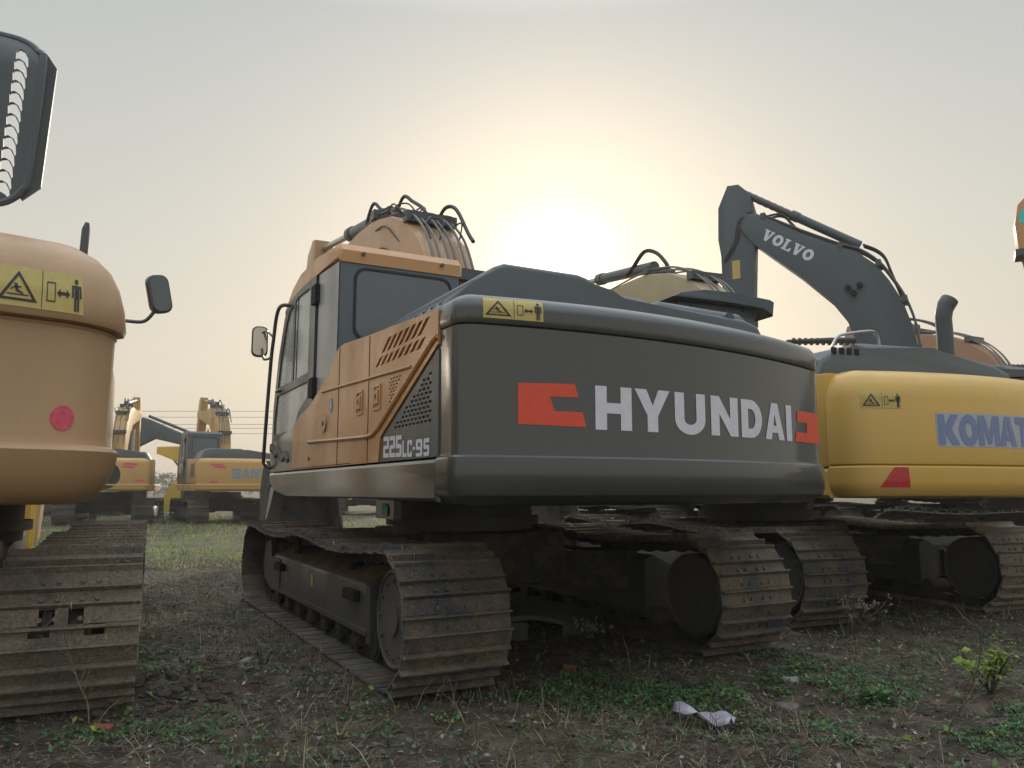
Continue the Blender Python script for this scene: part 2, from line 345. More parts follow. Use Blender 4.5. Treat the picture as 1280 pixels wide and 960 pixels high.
def shoe_mesh(name, mat, holes=False):
    m = MB(); W = HW_T; p = .19
    def strip(x0, x1, z0, z1, gaps):
        ys = [-W] + [q for g in gaps for q in g] + [W]
        for i in range(0, len(ys), 2): m.box((x0, ys[i], z0), (x1, ys[i + 1], z1))
    g2 = [(-.17, -.075), (.075, .17)] if holes else []
    strip(-.088, -.03, 0, .012, []); strip(-.03, .028, 0, .012, g2); strip(.028, .110, .004, .017, [(-.07, -.0), (.06, .13)] if holes else [])
    for x, h in ((-.086, .040), (.010, .034)):
        m.prism([(x - .009, .012), (x + .012, .012), (x + .006, h + .012), (x - .004, h + .012)], -W + .002, W - .002)
    for bx in (-.045, .055):
        for by in (-.125, -.055, .055, .125): m.cyl((bx, by, .01), (bx, by, .028), .013, 6)
    bmesh.ops.recalc_face_normals(m.bm, faces=m.bm.faces)
    me = bpy.data.meshes.new(name); m.bm.to_mesh(me); m.bm.free(); me.materials.append(M[mat]); return me
SHOES = {}
def shoe(mat, holes):
    k = (mat, holes)
    if k not in SHOES: SHOES[k] = shoe_mesh('track_shoe', mat, holes)
    return SHOES[k]
def make_track(root, side, rz, mat='shoe', lod=0, holes=False, skip=None):
    """side +1 left, -1 right; returns the frame part"""
    y = side * GA; o = side
    m = MB()
    # side beam with sloped mud-shedding top, end brackets
    oy = y + o * .16; iy = y - o * .17
    m.prism([(oy, .22), (oy, .50), (y + o * .14, .53), (iy + o * .08, .64), (iy, .60), (iy, .20)], -1.36, 1.62, axis='x', bev=0)
    m.prism([(-1.36, .20), (-1.2, .16), (1.6, .16), (1.9, .24), (2.0, .42), (1.9, .60), (1.55, .64), (1.5, .22)], y - .1, y + .1)
    m.prism([(1.3, .19), (1.62, .19), (1.98, .27), (2.02, .46), (1.95, .62), (1.72, .66), (1.66, .50), (1.3, .5)], oy - o * .035, oy + o * .012)
    m.box((-1.34, min(oy, oy + o * .03), .205), (1.6, max(oy, oy + o * .03), .235))
    m.box((-1.4, min(oy - o*.02, oy + o * .02), .16), (-1.32, max(oy-o*.02, oy + o * .02), .53))
    fr = m.build('crawler_track', 'frame', root, rz)
    at, tot = track_path(); n = 54; step = tot / n
    if lod < 2:
        me = shoe(mat, holes)
        for i in range(n):
            x, z, tx, tz = at(i * step + .03); ln = math.hypot(tx, tz); tx /= ln; tz /= ln
            nx, nz_ = -tz, tx                             # outward normal of the loop
            mt = Matrix(((tx, 0, nx, x), (0, 1, 0, y), (tz, 0, nz_, z), (0, 0, 0, 1)))
            s_ = bpy.data.objects.new('track_shoe', me if (not holes or i % 3 == 0) else shoe(mat, False)); col.objects.link(s_); s_.parent = fr; s_.matrix_basis = mt @ Matrix.Rotation(R(random.uniform(-2.2, 2.2)), 4, 'Y') @ Matrix.Translation((0, random.uniform(-.004, .004), random.uniform(-.004, .003)))
            s_['group'] = 'shoes of the track chain'
    else:
        m = MB()
        for i in range(n // 1):
            x, z, tx, tz = at(i * step); ln = math.hypot(tx, tz); tx /= ln; tz /= ln; nx, nz_ = -tz, tx
            a = Vector((x, y, z)); T_ = Vector((tx, 0, tz)); N_ = Vector((nx, 0, nz_)); Y_ = Vector((0, HW_T, 0))
            for t0, t1, h0, h1 in ((-.092, .092, 0, .012), (-.09, -.07, .012, .045), (.05, .07, .012, .045)):
                vs = [m.bm.verts.new(a + T_ * t + N_ * h + Y_ * yy) for yy in (-1, 1) for t, h in ((t0, h0), (t1, h0), (t1, h1), (t0, h1))]
                for f in ((0, 1, 2, 3), (4, 7, 6, 5), (0, 4, 5, 1), (1, 5, 6, 2), (2, 6, 7, 3), (3, 7, 4, 0)): m.bm.faces.new([vs[j] for j in f])
        m.build('track_belt', mat, fr)
    # chain, wheels, rollers
    m = MB()
    for dy in (-.09, .09):
        pts = []
        k = 108
        P_ = []
        for i in range(k):
            x, z, tx, tz = at(i * tot / k); ln = math.hypot(tx, tz); nx, nz_ = -tz / ln, tx / ln
            P_.append((x, z, nx, nz_))
        prev = None; first = None
        for i in range(k + 1):
            x, z, nx, nz_ = P_[i % k]; hgt = .085 if i % 2 else .065
            q = [m.bm.verts.new((x - nx * d, y + dy + e, z - nz_ * d)) for d, e in ((0, -.022), (0, .022), (hgt, .022), (hgt, -.022))]
            if prev:
                for j in range(4): m.bm.faces.new((prev[j], prev[(j + 1) % 4], q[(j + 1) % 4], q[j]))
            prev = q
    m.build('track_chain', 'rollr', fr, smooth=20)
    zc = TH / 2
    m = MB(); m.cyl((-XR, y - .09, zc), (-XR, y + .09, zc), .29, 32); m.cyl((-XR, y + o * .09, zc), (-XR, y + o * .2, zc), .2, 24)
    m.cyl((-XR, y + o * .2, zc), (-XR, y + o * .235, zc), .285, 36)
    for k in range(12):
        a = k * math.pi / 6; m.cyl((-XR + .22 * math.cos(a), y + o * .23, zc + .22 * math.sin(a)), (-XR + .22 * math.cos(a), y + o * .25, zc + .22 * math.sin(a)), .014, 6)
    m.cyl((-XR, y - o * .09, zc), (-XR, y - o * .24, zc), .29, 32)
    for yy in (o * .237, -o * .242):
        m.tube([(-XR + .27 * math.cos(k * math.pi / 18), y + yy, zc + .27 * math.sin(k * math.pi / 18)) for k in range(37)], .012, 6)
        m.cyl((-XR, y + yy * .98, zc), (-XR, y + yy * 1.06, zc), .09, 20)
    m.build('sprocket', 'frame', fr)
    m = MB(); m.cyl((XR, y - .1, zc), (XR, y + .1, zc), .29, 32); m.cyl((XR, y - .17, zc), (XR, y + .17, zc), .1, 16); m.build('idler_wheel', 'rollr', fr)
    for i in range(8):
        x = -1.42 + i * .405
        m = MB(); m.cyl((x, y - .16, .165), (x, y + .16, .165), .075, 14); m.cyl((x, y + o * .1, .165), (x, y + o * .15, .165), .1, 14); m.box((x - .05, y + o * .15 - .01, .14), (x + .05, y + o * .15 + .012, .22))
        m.build('track_roller', 'rollr', fr)
    for x in (-.75, .85):
        m = MB(); m.cyl((x, y - .13, .655), (x, y + .13, .655), .055, 14); m.cyl((x, y + o * .09, .655), (x, y + o * .13, .655), .075, 14); m.box((x - .04, y - .1, .55), (x + .04, y - .05, .66))
        m.build('carrier_roller', 'rollr', fr)
    return fr
def mud_on_frame(fr, side):
    m = MB(); y = side * GA; nx, ny = 70, 10
    g = []
    for i in range(nx + 1):
        for j in range(ny + 1):
            t = j / ny; yy = y + side * (.150 - .26 * t); x = -1.34 + 2.9 * i / nx
            base = .505 + .13 * t
            h = .05 * math.sin(math.pi * t) ** .6 * max(0, min(1, min(i, nx - i) / 4)) * (.4 + 1.1 * abs(math.sin(x * 3.1 + 1) * math.cos(x * 7.7 + t * 3))) + random.uniform(-.004, .007)
            g.append(m.bm.verts.new((x, yy, base + h)))
    for i in range(nx):
        for j in range(ny):
            a = i * (ny + 1) + j; m.bm.faces.new((g[a], g[a + 1], g[a + ny + 2], g[a + ny + 1]))
    m.build('caked_mud', 'mud', fr, smooth=60)

def cw_plan(Rr=4.2, x0=1.15, hw=1.325, rc=.25, xs=-2.56, n=40):
    xc = x0 - math.sqrt((Rr - rc) ** 2 - (hw - rc) ** 2); yc = hw - rc
    th = math.atan2(yc, xc - x0)                           # direction from big centre to fillet centre
    pts = [((xs, hw), (0, 1)), ((xs + (xc - xs) * .5, hw), (0, 1))]
    for i in range(9):
        a = math.pi / 2 + (th - math.pi / 2) * i / 8
        pts.append(((xc + rc * math.cos(a), yc + rc * math.sin(a)), (math.cos(a), math.sin(a))))
    for i in range(1, n):
        a = th + (2 * math.pi - 2 * th) * i / n
        pts.append(((x0 + Rr * math.cos(a), Rr * math.sin(a)), (math.cos(a), math.sin(a))))
    for i in range(9):
        a = -th + (-math.pi / 2 + th) * i / 8
        pts.append(((xc + rc * math.cos(a), -yc + rc * math.sin(a)), (math.cos(a), math.sin(a))))
    pts += [((xs + (xc - xs) * .5, -hw), (0, -1)), ((xs, -hw), (0, -1))]
    return pts
class Counterweight:
    def __init__(s, profile, slope=0, dy=0, **kw):
        s.dy = dy; s.plan = [((p[0], p[1] + dy), n_) for p, n_ in cw_plan(**kw)]; s.profile = profile; s.slope = slope; s.hw = kw.get('hw', 1.325)
        P = s.plan; d = [0]
        for i in range(1, len(P)): d.append(d[-1] + math.dist(P[i][0], P[i - 1][0]))
        mid = d[-1] / 2; s.s = [mid - q for q in d]        # + towards the left side
    def ins(s, z):
        pr = s.profile
        for (z0, i0), (z1, i1) in zip(pr, pr[1:]):
            if z0 <= z <= z1 and z1 > z0: return i0 + (i1 - i0) * (z - z0) / (z1 - z0)
        return pr[-1][1]
    def zz(s, z, y): return z + s.slope * y * max(0, min(1, (z - 1.2) / .8))
    def pt(s, u, z, off):
        """u: arc length from the middle, growing to the RIGHT as seen from behind"""
        q = -u - s.dy; S = s.s
        for i in range(1, len(S)):
            if S[i] <= q: break
        t = (S[i - 1] - q) / (S[i - 1] - S[i]); a, b = s.plan[i - 1], s.plan[i]
        x = a[0][0] + (b[0][0] - a[0][0]) * t; y = a[0][1] + (b[0][1] - a[0][1]) * t
        nx = a[1][0] + (b[1][0] - a[1][0]) * t; ny = a[1][1] + (b[1][1] - a[1][1]) * t
        d = s.ins(z) - off
        return Vector((x - nx * d, y - ny * d, s.zz(z, y)))
    def build(s, mat, root, rz, name='counterweight'):
        m = MB(); rings = []
        for z, ins in s.profile:
            rings.append([m.bm.verts.new((p[0][0] - p[1][0] * ins, p[0][1] - p[1][1] * ins, s.zz(z, p[0][1]))) for p in s.plan])
        for a, b in zip(rings, rings[1:]):
            for i in range(len(a) - 1): m.bm.faces.new((a[i], a[i + 1], b[i + 1], b[i]))
            m.bm.faces.new((a[-1], a[0], b[0], b[-1]))
        for r_ in (rings[0], rings[-1]): m.bm.faces.new(r_)
        return m.build(name, mat, root, rz, smooth=32)

def prism_part(name, mat, parent, rz, poly, y0, y1, bev=.0, axis='y', seg=2):
    return MB().prism(poly, y0, y1, axis=axis, bev=bev, seg=seg).build(name, mat, parent, rz)
BOOM = [(.0, 1.6), (-.05, 2.0), (.12, 2.75), (.22, 3.15), (.5, 3.58), (.9, 3.90), (1.4, 4.12), (2.0, 4.26), (2.6, 4.27), (3.4, 4.26), (5.25, 4.42), (5.5, 4.40), (5.58, 4.25), (5.4, 4.12), (4.4, 3.95), (3.2, 3.75), (2.3, 3.62), (1.5, 3.1), (.95, 2.5), (.5, 1.7)]
def boom(root, rz, mat, poly=BOOM, hw=.22, hoses=5, yoff=0, arm=True, cylmat='slate', loops=True, armmat=None, bucket=True):
    b = prism_part('boom', mat, root, rz, poly, yoff - hw, yoff + hw, bev=.02)
    # flange ribs, pivot boss, hose clamps and pipes following the back of the boom
    back = poly[2:11]
    def off(p, d):
        return Vector((p[0], 0, p[1])) + Vector((-.35, 0, .94)) * d
    for k in range(hoses):
        yy = yoff - hw + .05 + k * (2 * hw - .1) / max(1, hoses - 1)
        d = .03 + .025 * (k % 2)
        pts = [off(p, d + (.035 if 1 < i < 5 else 0)) + Vector((0, yy, 0)) for i, p in enumerate(back)]
        MB().tube(pts, .014, 7, smooth_pts=4).build('hydraulic_pipe', 'pipe', b)
    for i in (1, 3, 5):
        p = off(back[i], .05)
        MB().box(p + Vector((-.06, yoff - hw - .02, -.05)), p + Vector((.06, yoff + hw + .02, .06))).build('pipe_clamp', 'dark', b)
    if loops:
        for k, (a, h) in enumerate(((2.45, .36), (1.85, .32), (.95, .22))):
            x = a; z = np.interp(x, [p[0] for p in back], [p[1] for p in back])
            z2 = np.interp(x - .45, [p[0] for p in back], [p[1] for p in back])
            yy = yoff + (.12, -.05, -.2)[k]
            pts = [(x + .12, yy + .05, z + .05), (x + .1, yy + .03, z + h * .6), (x - .02, yy, z + h), (x - .22, yy - .03, z + h * .62), (x - .5, yy - .04, z2 + .14), (x - .62, yy - .04, z2 + .02)]
            MB().tube(pts, .021, 8, smooth_pts=4).build('hydraulic_hose', 'hose', b)
        rr = random.Random(3)
        for k in range(9):
            i = rr.randint(1, 5); p = off(back[i], .04); q = off(back[i + 1], .05); yy = yoff + rr.uniform(-hw - .03, hw + .03)
            MB().tube([p + Vector((0, yy, 0)), p.lerp(q, .35) + Vector((-.04, yy + rr.uniform(-.1, .1), rr.uniform(.04, .14))), p.lerp(q, .8) + Vector((0, yy + rr.uniform(-.14, .14), rr.uniform(-.02, .1))), q + Vector((.05, yy + rr.uniform(-.15, .15), -.04))], .009, 6, smooth_pts=4).build('hydraulic_hose', 'hose', b)
        for yy, z_ in ((.262, 3.75), (.262, 3.5)): MB().tube([(1.9, yoff + yy, z_ + .35), (1.5, yoff + yy + .02, z_ + .28), (1.1, yoff + yy, z_)], .008, 6, smooth_pts=4).build('hydraulic_hose', 'hose', b)
    # arm cylinder on top of the boom
    c0 = off(poly[7], .10); c1 = off(poly[10], .22)
    c = MB(); v0 = Vector((poly[7][0] + .1, yoff, poly[7][1] + .16)); v1 = Vector((poly[10][0] - .0, yoff, poly[10][1] + .44))
    mid = v0.lerp(v1, .55); c.cyl(v0, mid, .085, 16); c.cyl(v0.lerp(v1, .5), mid, .1, 16)
    cy = c.build('arm_cylinder', cylmat, b); MB().cyl(mid, v1, .045, 12).build('piston_rod', 'steel', cy)
    # boom lift cylinders
    for s_ in (-1, 1):
        c = MB(); v0 = Vector((1.55, yoff + s_ * (hw + .1), 1.3)); v1 = Vector((1.9, yoff + s_ * (hw + .1), 3.4)); mid = v0.lerp(v1, .6); c.cyl(v0, mid, .08, 14)
        cy = c.build('boom_cylinder', cylmat, b); MB().cyl(mid, v1, .045, 10).build('piston_rod', 'steel', cy)
    if arm:
        am = armmat or mat
        A = [(5.25, 4.98), (5.42, 5.02), (5.7, 4.85), (5.9, 4.3), (6.1, 3.2), (6.3, 1.7), (6.2, 1.55), (6.08, 1.6), (5.75, 3.0), (5.4, 3.9), (5.25, 4.5)]
        a = prism_part('arm', am, root, rz, A, yoff - .15, yoff + .15, bev=.02)
        c = MB(); c.cyl((5.75, yoff, 5.0), (6.1, yoff, 3.4), .07, 14); cy = c.build('bucket_cylinder', cylmat, a)
        MB().cyl((6.1, yoff, 3.4), (6.35, yoff, 2.3), .035, 10).build('piston_rod', 'steel', cy)
        if bucket: make_bucket(root, rz, 'rollr', Vector((6.2, yoff, 1.6)))
    return b
def make_bucket(root, rz, mat, p, ry=0, wd=.55):
    prof = [(.05, .0), (.25, -.05), (.45, -.3), (.5, -.7), (.35, -1.05), (.05, -1.25), (-.35, -1.3), (-.6, -1.2)]
    inn = [(x * .94 - .0, z * .94 - .02) for x, z in prof]
    m = MB(); poly = prof + inn[::-1]
    c, s_ = math.cos(ry), math.sin(ry)
    rot = lambda q: (p.x + q[0] * c - q[1] * s_, p.z + q[0] * s_ + q[1] * c)
    m.prism([rot(q) for q in poly], p.y - wd, p.y + wd)
    for e in (-wd, wd - .03): m.prism([rot(q) for q in prof + [(-.35, -.75)]], p.y + e - .001 * (1 if e > 0 else -1), p.y + e + .03)
    b = m.build('bucket', mat, root, rz)
    for k in range(5):
        yy = p.y - wd + .08 + k * (2 * wd - .16) / 4
        MB().prism([rot(q) for q in [(-.56, -1.26), (-.56, -1.16), (-.78, -1.14)]], yy - .04, yy + .04).build('tooth', 'steel', b)
def undercarriage(root, rz):
    m = MB(); m.bbox((-.85, -.55, .40), (.85, .55, .82), .04)
    for sx in (-1, 1):
        for sy in (-1, 1):
            m.prism([(sx * .45, sy * .3), (sx * .8, sy * .45), (sx * 1.2, sy * 1.02), (sx * .7, sy * 1.02)], .36, .66, axis='z')
    m.build('undercarriage_frame', 'rollr', root, rz)
    m = MB(); m.cyl((0, 0, .78), (0, 0, 1.06), .62, 40); m.cyl((0, 0, .86), (0, 0, .93), .68, 40); m.build('swing_ring', 'frame', root, rz)
def mirror(parent, rz, p, h=.34, wd=.18, yaw=0, name='mirror', tilt=0, gl='mirrorg'):
    rr = wd * .36; ol = lambda a, b, r: [(sx * (a - r) + r * math.cos(R(t)), sz * (b - r) + r * math.sin(R(t))) for sx, sz, t0 in ((1, 1, 0), (-1, 1, 90), (-1, -1, 180), (1, -1, 270)) for t in (t0, t0 + 22, t0 + 45, t0 + 68, t0 + 90)]
    m = MB(); m.prism(ol(wd / 2, h / 2, rr), -.025, .035, axis='x', bev=.012)
    o = m.build(name, 'black', parent); o.location = Matrix.Rotation(rz, 3, 'Z') @ Vector(p); o.rotation_euler = (tilt, 0, rz + yaw)
    MB().prism(ol(wd / 2 - .016, h / 2 - .016, rr * .85), -.029, -.02, axis='x').build('mirror_glass', gl, o)
    return o
def cab(root, rz, mat='cabgrey', roof='orange', detail=True, sidemat='silver', z0=1.34):
    body = [(-.39, z0), (-.39, 3.03), (1.50, 3.03), (1.62, 2.93), (1.86, 2.5), (2.02, 2.0), (2.05, 1.76), (2.05, z0)]
    c = prism_part('cab', mat, root, rz, body, .22, 1.285, bev=.03)
    roofp = [(-.40, 3.00), (-.40, 3.10), (-.34, 3.165), (.3, 3.215), (.95, 3.215), (1.3, 3.17), (1.62, 3.02), (1.66, 2.93), (1.5, 2.98), (.9, 3.06), (0, 3.05)]
    prism_part('cab_roof', roof, c, 0, roofp, .20, 1.30, bev=.035, seg=3)
    Y = lambda u, v, o: Vector((u, 1.287 + o, v))
    if detail:
        # pale rear quarter panel
        MB().plate([(-.37, z0 + .02), (-.37, 3.0), (.26, 3.04), (.26, z0 + .02)], [], lambda u, v, o: Y(u, v, .004 + o), depth=.004).build('quarter_panel', sidemat, c)
        dr = [(.30, 1.62), (.30, 3.05), (.9, 3.06), (1.35, 3.03), (1.58, 2.90), (1.82, 2.5), (1.97, 2.02), (2.0, 1.62)]
        wins = [[(.50, 2.20), (.50, 2.95), (.56, 2.99), (1.02, 3.0), (1.10, 2.97), (1.10, 2.20)],
                [(1.18, 2.20), (1.18, 2.96), (1.36, 2.93), (1.48, 2.83), (1.7, 2.47), (1.80, 2.20)],
                [(.5, 1.98), (.5, 2.12), (1.81, 2.12), (1.9, 1.85), (1.9, 1.72), (.95, 1.72), (.85, 1.86)]]
        d = MB().plate(dr, wins, lambda u, v, o: Y(u, v, .022 + o), depth=.02).build('door', 'dark', c)
        for q in wins: MB().plate(q, [], lambda u, v, o: Y(u, v, .008 + o)).build('window', 'glassl', d)
        MB().prism([(1.02, 2.2), (1.10, 2.2), (1.10, 2.97), (1.02, 2.99)], 1.296, 1.302).build('window_frame', 'black', d)
        for z in (2.78, 1.95): MB().box((.22, 1.29, z), (.36, 1.335, z + .17)).build('hinge', 'hole', d)
        MB().tube([(1.62, 1.31, 2.16), (1.62, 1.335, 2.16), (1.75, 1.335, 2.16), (1.75, 1.31, 2.16)], .012, 6).build('handle', 'black', d)
        # rear window, set in a raised frame
        X = lambda u, v, o: Vector((-.391 - o, u, v))
        def rr(y0, z0_, y1, z1, r, n=5):
            o = []
            for cx, cz, a in ((y1 - r, z1 - r, 0), (y0 + r, z1 - r, 90), (y0 + r, z0_ + r, 180), (y1 - r, z0_ + r, 270)):
                o += [(cx + r * math.cos(R(a + 90 * i / n)), cz + r * math.sin(R(a + 90 * i / n))) for i in range(n + 1)]
            return o
        MB().plate(rr(.30, 2.36, 1.17, 2.97, .1), [rr(.32, 2.38, 1.15, 2.95, .09)], lambda u, v, o: X(u, v, .008 + o), depth=.008).build('rear_window_seal', 'rubber', c)
        MB().plate(rr(.325, 2.385, 1.145, 2.945, .088), [], lambda u, v, o: X(u, v, .003 + o)).build('rear_window', 'glass', c)
        # front and roof glass
        MB().plate([(.3, 2.05), (.3, 2.9), (1.2, 2.9), (1.2, 2.05)], [], lambda u, v, o: Vector((2.03 - (v - 1.95) * .42 + .02 + (.02 if v > 2.5 else 0), u, v))).build('windscreen', 'glass', c)
        for y in (.4, 1.1): MB().cyl((-.42, y, 3.08), (-.40, y, 3.08), .016, 10).build('roof_bolt', 'dark', c)
    return c
def deck(root, rz, mat, z0=1.09, z1=1.33, xs=-2.56, hw=1.322, x1=2.02):
    m = MB().prism([(xs, z0), (1.2, z0 + .01), (x1 - .3, z0 + .04), (x1 - .06, z0 + .12), (x1, z1 - .05), (x1 - .02, z1), (xs, z1)], -hw, hw, bev=.025)
    return m.build('deck_skirt', mat, root, rz, smooth=14)
def place(cx, cy, yaw, z=0): return empty('excavator', (cx, cy, z), R(yaw))

# ================================================================== 1. the black and orange excavator in the middle
def hero():
    root = place(-.442, 7.122, 118.7)
    tag(root, 'black and orange excavator in the middle with white lettering and red blocks behind', 'excavator', 'excavators parked in rows in the yard')
    rz = R(118.0 - 118.7)
    L_ = make_track(root, 1, 0, 'shoe'); make_track(root, -1, 0, 'shoe'); mud_on_frame(L_, 1)
    MB().plate(rect(-.04, .40, .04, .50), [], lambda u, v, o: Vector((.15 - u, GA + .163, v - .03))).build('yellow_label', 'sticker', L_)
    for x in (1.25, -1.0): MB().box((x - .13, GA + .15, .40), (x + .13, GA + .21, .47)).build('step_plate', 'hole', L_)
    undercarriage(root, 0)
    cw = Counterweight([(1.075, .13), (1.09, .07), (1.13, .012), (1.17, 0), (1.30, 0), (1.322, .006), (1.332, .020), (1.35, .024), (1.98, .022), (1.988, .022), (1.994, .034), (2.000, .020), (2.02, .014), (2.08, .015), (2.12, .026), (2.150, .050), (2.165, .09), (2.17, .2)], slope=.03, hw=1.375, rc=.16, dy=-.045)
    C = cw.build('black', root, rz)
    # big white word and the two red blocks
    m = MB(); Hh = .235; z0 = 1.475
    xs_ = [(-.58, .225), (-.335, .235), (-.065, .225), (.205, .225), (.46, .195), (.685, .205), (.915, .065)]
    for ch, (u, wd) in zip('HYUNDAI', xs_): lettering(m, ch, cw.pt, u, z0, Hh, wd, 0, cut=.06, vslope=0)
    m.build('lettering', 'white', C)
    m = MB()
    m.plate([(-1.02, 1.49), (-1.02, 1.70), (-.70, 1.71), (-.68, 1.64), (-.845, 1.637), (-.815, 1.563), (-.655, 1.563), (-.635, 1.485)], [], lambda a, b, c: cw.pt(a, b, .003 + c), cut=.04)
    m.build('red_emblem', 'red', C); m = MB()
    m.plate([(1.015, 1.475), (1.035, 1.54), (1.17, 1.54), (1.18, 1.61), (1.05, 1.61), (1.055, 1.685), (1.345, 1.685), (1.37, 1.475)], [], lambda a, b, c: cw.pt(a, b, .003 + c), cut=.03)
    m.build('red_emblem', 'red', C)
    warning_sticker(C, cw.pt, -1.21, 2.025, .33, .115, 0, cut=.04)
    deck(root, rz, 'black')
    # inner machinery box (dark, seen through the vents)
    prism_part('engine_bay', 'hole', root, rz, [(-2.54, 1.34), (-2.54, 2.13), (-.45, 2.22), (-.45, 1.34)], -1.28, 1.275)
    SY = lambda u, v, o: Vector((-u, 1.322 + o, v))        # u grows to the rear
    def slots():
        hs = []
        for k in range(8):
            xb = 1.47 + k * .108
            for z_0, z_1 in ((1.968, 2.030), (2.048, 2.140)):
                d = lambda z: xb + (z - 1.968) / .18 * .27
                if z_1 > 2.1 and d(z_1) > 2.46: continue
                hs.append([(d(z_0), z_0), (d(z_0) + .066, z_0 + .004), (d(z_1) + .066, z_1 - (.006 if z_1 > 2.1 else 0)), (d(z_1), z_1 - .006)])
        return hs
    hs = slots()
    for r_ in range(8):
        z = 1.705 + r_ * .0205
        n = 1 + int(r_ * .55) 
        for k in range(min(n, 4)): x = 1.765 + k * .052 + (r_ % 2) * .02; hs.append(rect(x, z, x + .034, z + .010))
    org = [(1.565, 1.337), (1.60, 1.49), (1.66, 1.525), (2.558, 1.955), (2.558, 2.150), (2.0, 2.185), (1.3, 2.222), (.70, 2.262), (.58, 2.258), (.50, 2.235), (.37, 2.16), (.1, 2.02), (-.38, 1.87), (-.67, 1.83), (-.95, 1.75), (-.95, 1.337)]
    S = MB().plate(org, hs, SY, depth=.04).build('side_panel', 'orange', root, rz)
    m = MB().plate([(1.62, 1.337), (1.655, 1.50), (2.558, 1.932), (2.558, 1.337)],
        [rect(1.80 + k * .062 + (r_ % 2) * .03, 1.535 + r_ * .0265, 1.80 + k * .062 + (r_ % 2) * .03 + .042, 1.535 + r_ * .0265 + .0145) for r_ in range(13) for k in range(11)
         if 1.80 + k * .062 + (r_ % 2) * .03 + .042 < 2.49 and 1.535 + r_ * .0265 + .0145 < 1.50 + (1.80 + k * .062 + (r_ % 2) * .03 - 1.655) * .478 - .03],
        lambda u, v, o: SY(u, v, -.006 + o), depth=.03)
    BP = m.build('rear_side_panel', 'grille', root, rz)
    m = MB(); w_ = [.092, .092, .092, .07, .07, .028, .07, .075]; gp = [.008, .008, .012, .008, .012, .012, .012, 0]
    u = lettering(m, '225', SY, 1.665, 1.362, .132, [.105] * 3, .012, off=-.003, vslope=-.02)
    lettering(m, 'LC-9', SY, u - .0, 1.352, .10, [.075, .08, .035, .1], [.01, .012, .014, .014], off=-.003, vslope=-.02)
    lettering(m, 'S', SY, u + .345, 1.345, .10, .085, 0, off=-.003)
    m.build('lettering', 'white', BP)
    # pressed ridges and seams
    m = MB()
    m.tube([SY(.1, 1.955, .002), SY(.6, 1.94, .002), SY(1.3, 1.915, .002), SY(2.15, 1.885, .002)], .011, 6)
    m.tube([SY(-.33, 1.565, .002), SY(.6, 1.535, .002), SY(1.30, 1.515, .002), SY(1.45, 1.52, .002), SY(1.58, 1.56, .002), SY(2.2, 1.845, .002), SY(2.5, 1.985, .002), SY(2.556, 2.0, .002)], .016, 6)
    m.build('pressed_ridge', 'orange', S)
    m = MB()
    for u in (.59, 1.34):
        z1 = 2.255 if u < 1 else 2.21
        m.box((-u - .004, 1.318, 1.34), (-u + .004, 1.3245, z1))
    m.box((-.95 + 0, 1.318, 1.345), (.95, 1.3242, 1.35)); m.build('door_seam', 'hole', S)
    for u in (1.14, 1.53):
        f = MB().plate(rect(u - .07, 1.68, u + .07, 1.85), [rect(u - .055, 1.695, u + .055, 1.835)], lambda a, b, c: SY(a, b, .009 + c), depth=.009)
        f = f.build('latch_frame', 'orange', S)
        MB().bbox((-u - .035, 1.322, 1.715), (-u + .035, 1.336, 1.815), .006, 1).build('latch', 'tanor', f)
        MB().plate(circle(u, 1.77, .012, 12, .02), [], lambda a, b, c: SY(a, b, .0155 + c)).build('keyhole', 'hole', f)
    f = MB(); f.cyl((-.19, 1.322, 1.69), (-.19, 1.335, 1.69), .072, 28); f = f.build('fuel_cap', 'tanor', S)
    MB().plate(circle(.19, 1.69, .022, 14), [], lambda a, b, c: SY(a, b, .0145 + c)).build('lock', 'hole', f)
    f = MB().plate(circle(.38, 1.82, .05, 24, .058), [], lambda a, b, c: SY(a, b, .003 + c)).build('round_logo', 'sblue', S)
    MB().plate([(.35, 1.80), (.375, 1.85), (.41, 1.86), (.385, 1.83), (.415, 1.80), (.375, 1.78), (.39, 1.81)], [], lambda a, b, c: SY(a, b, .005 + c)).build('logo_mark', 'white', f)
    m = MB(); lettering(m, 'ROBEX', SY, -.30, 1.605 - .085, .05, .055, .012, off=.003); m.build('small_lettering', 'white', S)
    f = MB(); f.cyl((.30, 1.322, 1.43), (.30, 1.338, 1.43), .022, 14); f.build('lock', 'steel', S)
    # black cleated panel low at the cab front and grab chain
    m = MB().plate([(-.97, 1.337), (-.97, 1.74), (-1.2, 1.72), (-2.0, 1.62), (-2.0, 1.337)], [], lambda u, v, o: SY(u, v, -.006 + o), depth=.02); q = m.build('front_side_panel', 'black', root, rz)
    m = MB()
    for k in range(16):
        x = 1.12 + .055 * k; z = 1.45 + .022 * math.sin(k * 1.0) + .008 * k
        m.prism([(x, z), (x + .026, z + .05), (x + .05, z + .005), (x + .026, z - .04)], 1.316, 1.33)
    m.build('tread_strip', 'pipe', q)
    # hood on top of the engine
    hood = [(1.30, 2.14), (1.20, 2.26), (1.04, 2.38), (.90, 2.49), (.83, 2.52), (.31, 2.52), (.24, 2.505), (.06, 2.415), (-.05, 2.40), (-1.10, 2.37), (-1.24, 2.33), (-1.29, 2.25), (-1.30, 2.12)]
    Hd = prism_part('engine_hood', 'slate', root, rz, hood, -2.42, -.75, bev=.03, axis='x', seg=3)
    m = MB()
    for k in range(11):
        x = -2.36 + k * .13
        m.tube([(x, 1.22, 2.22), (x - .005, 1.04, 2.365), (x - .01, .90, 2.455)], .024, 6)
    m.build('louvre', 'dark', Hd)
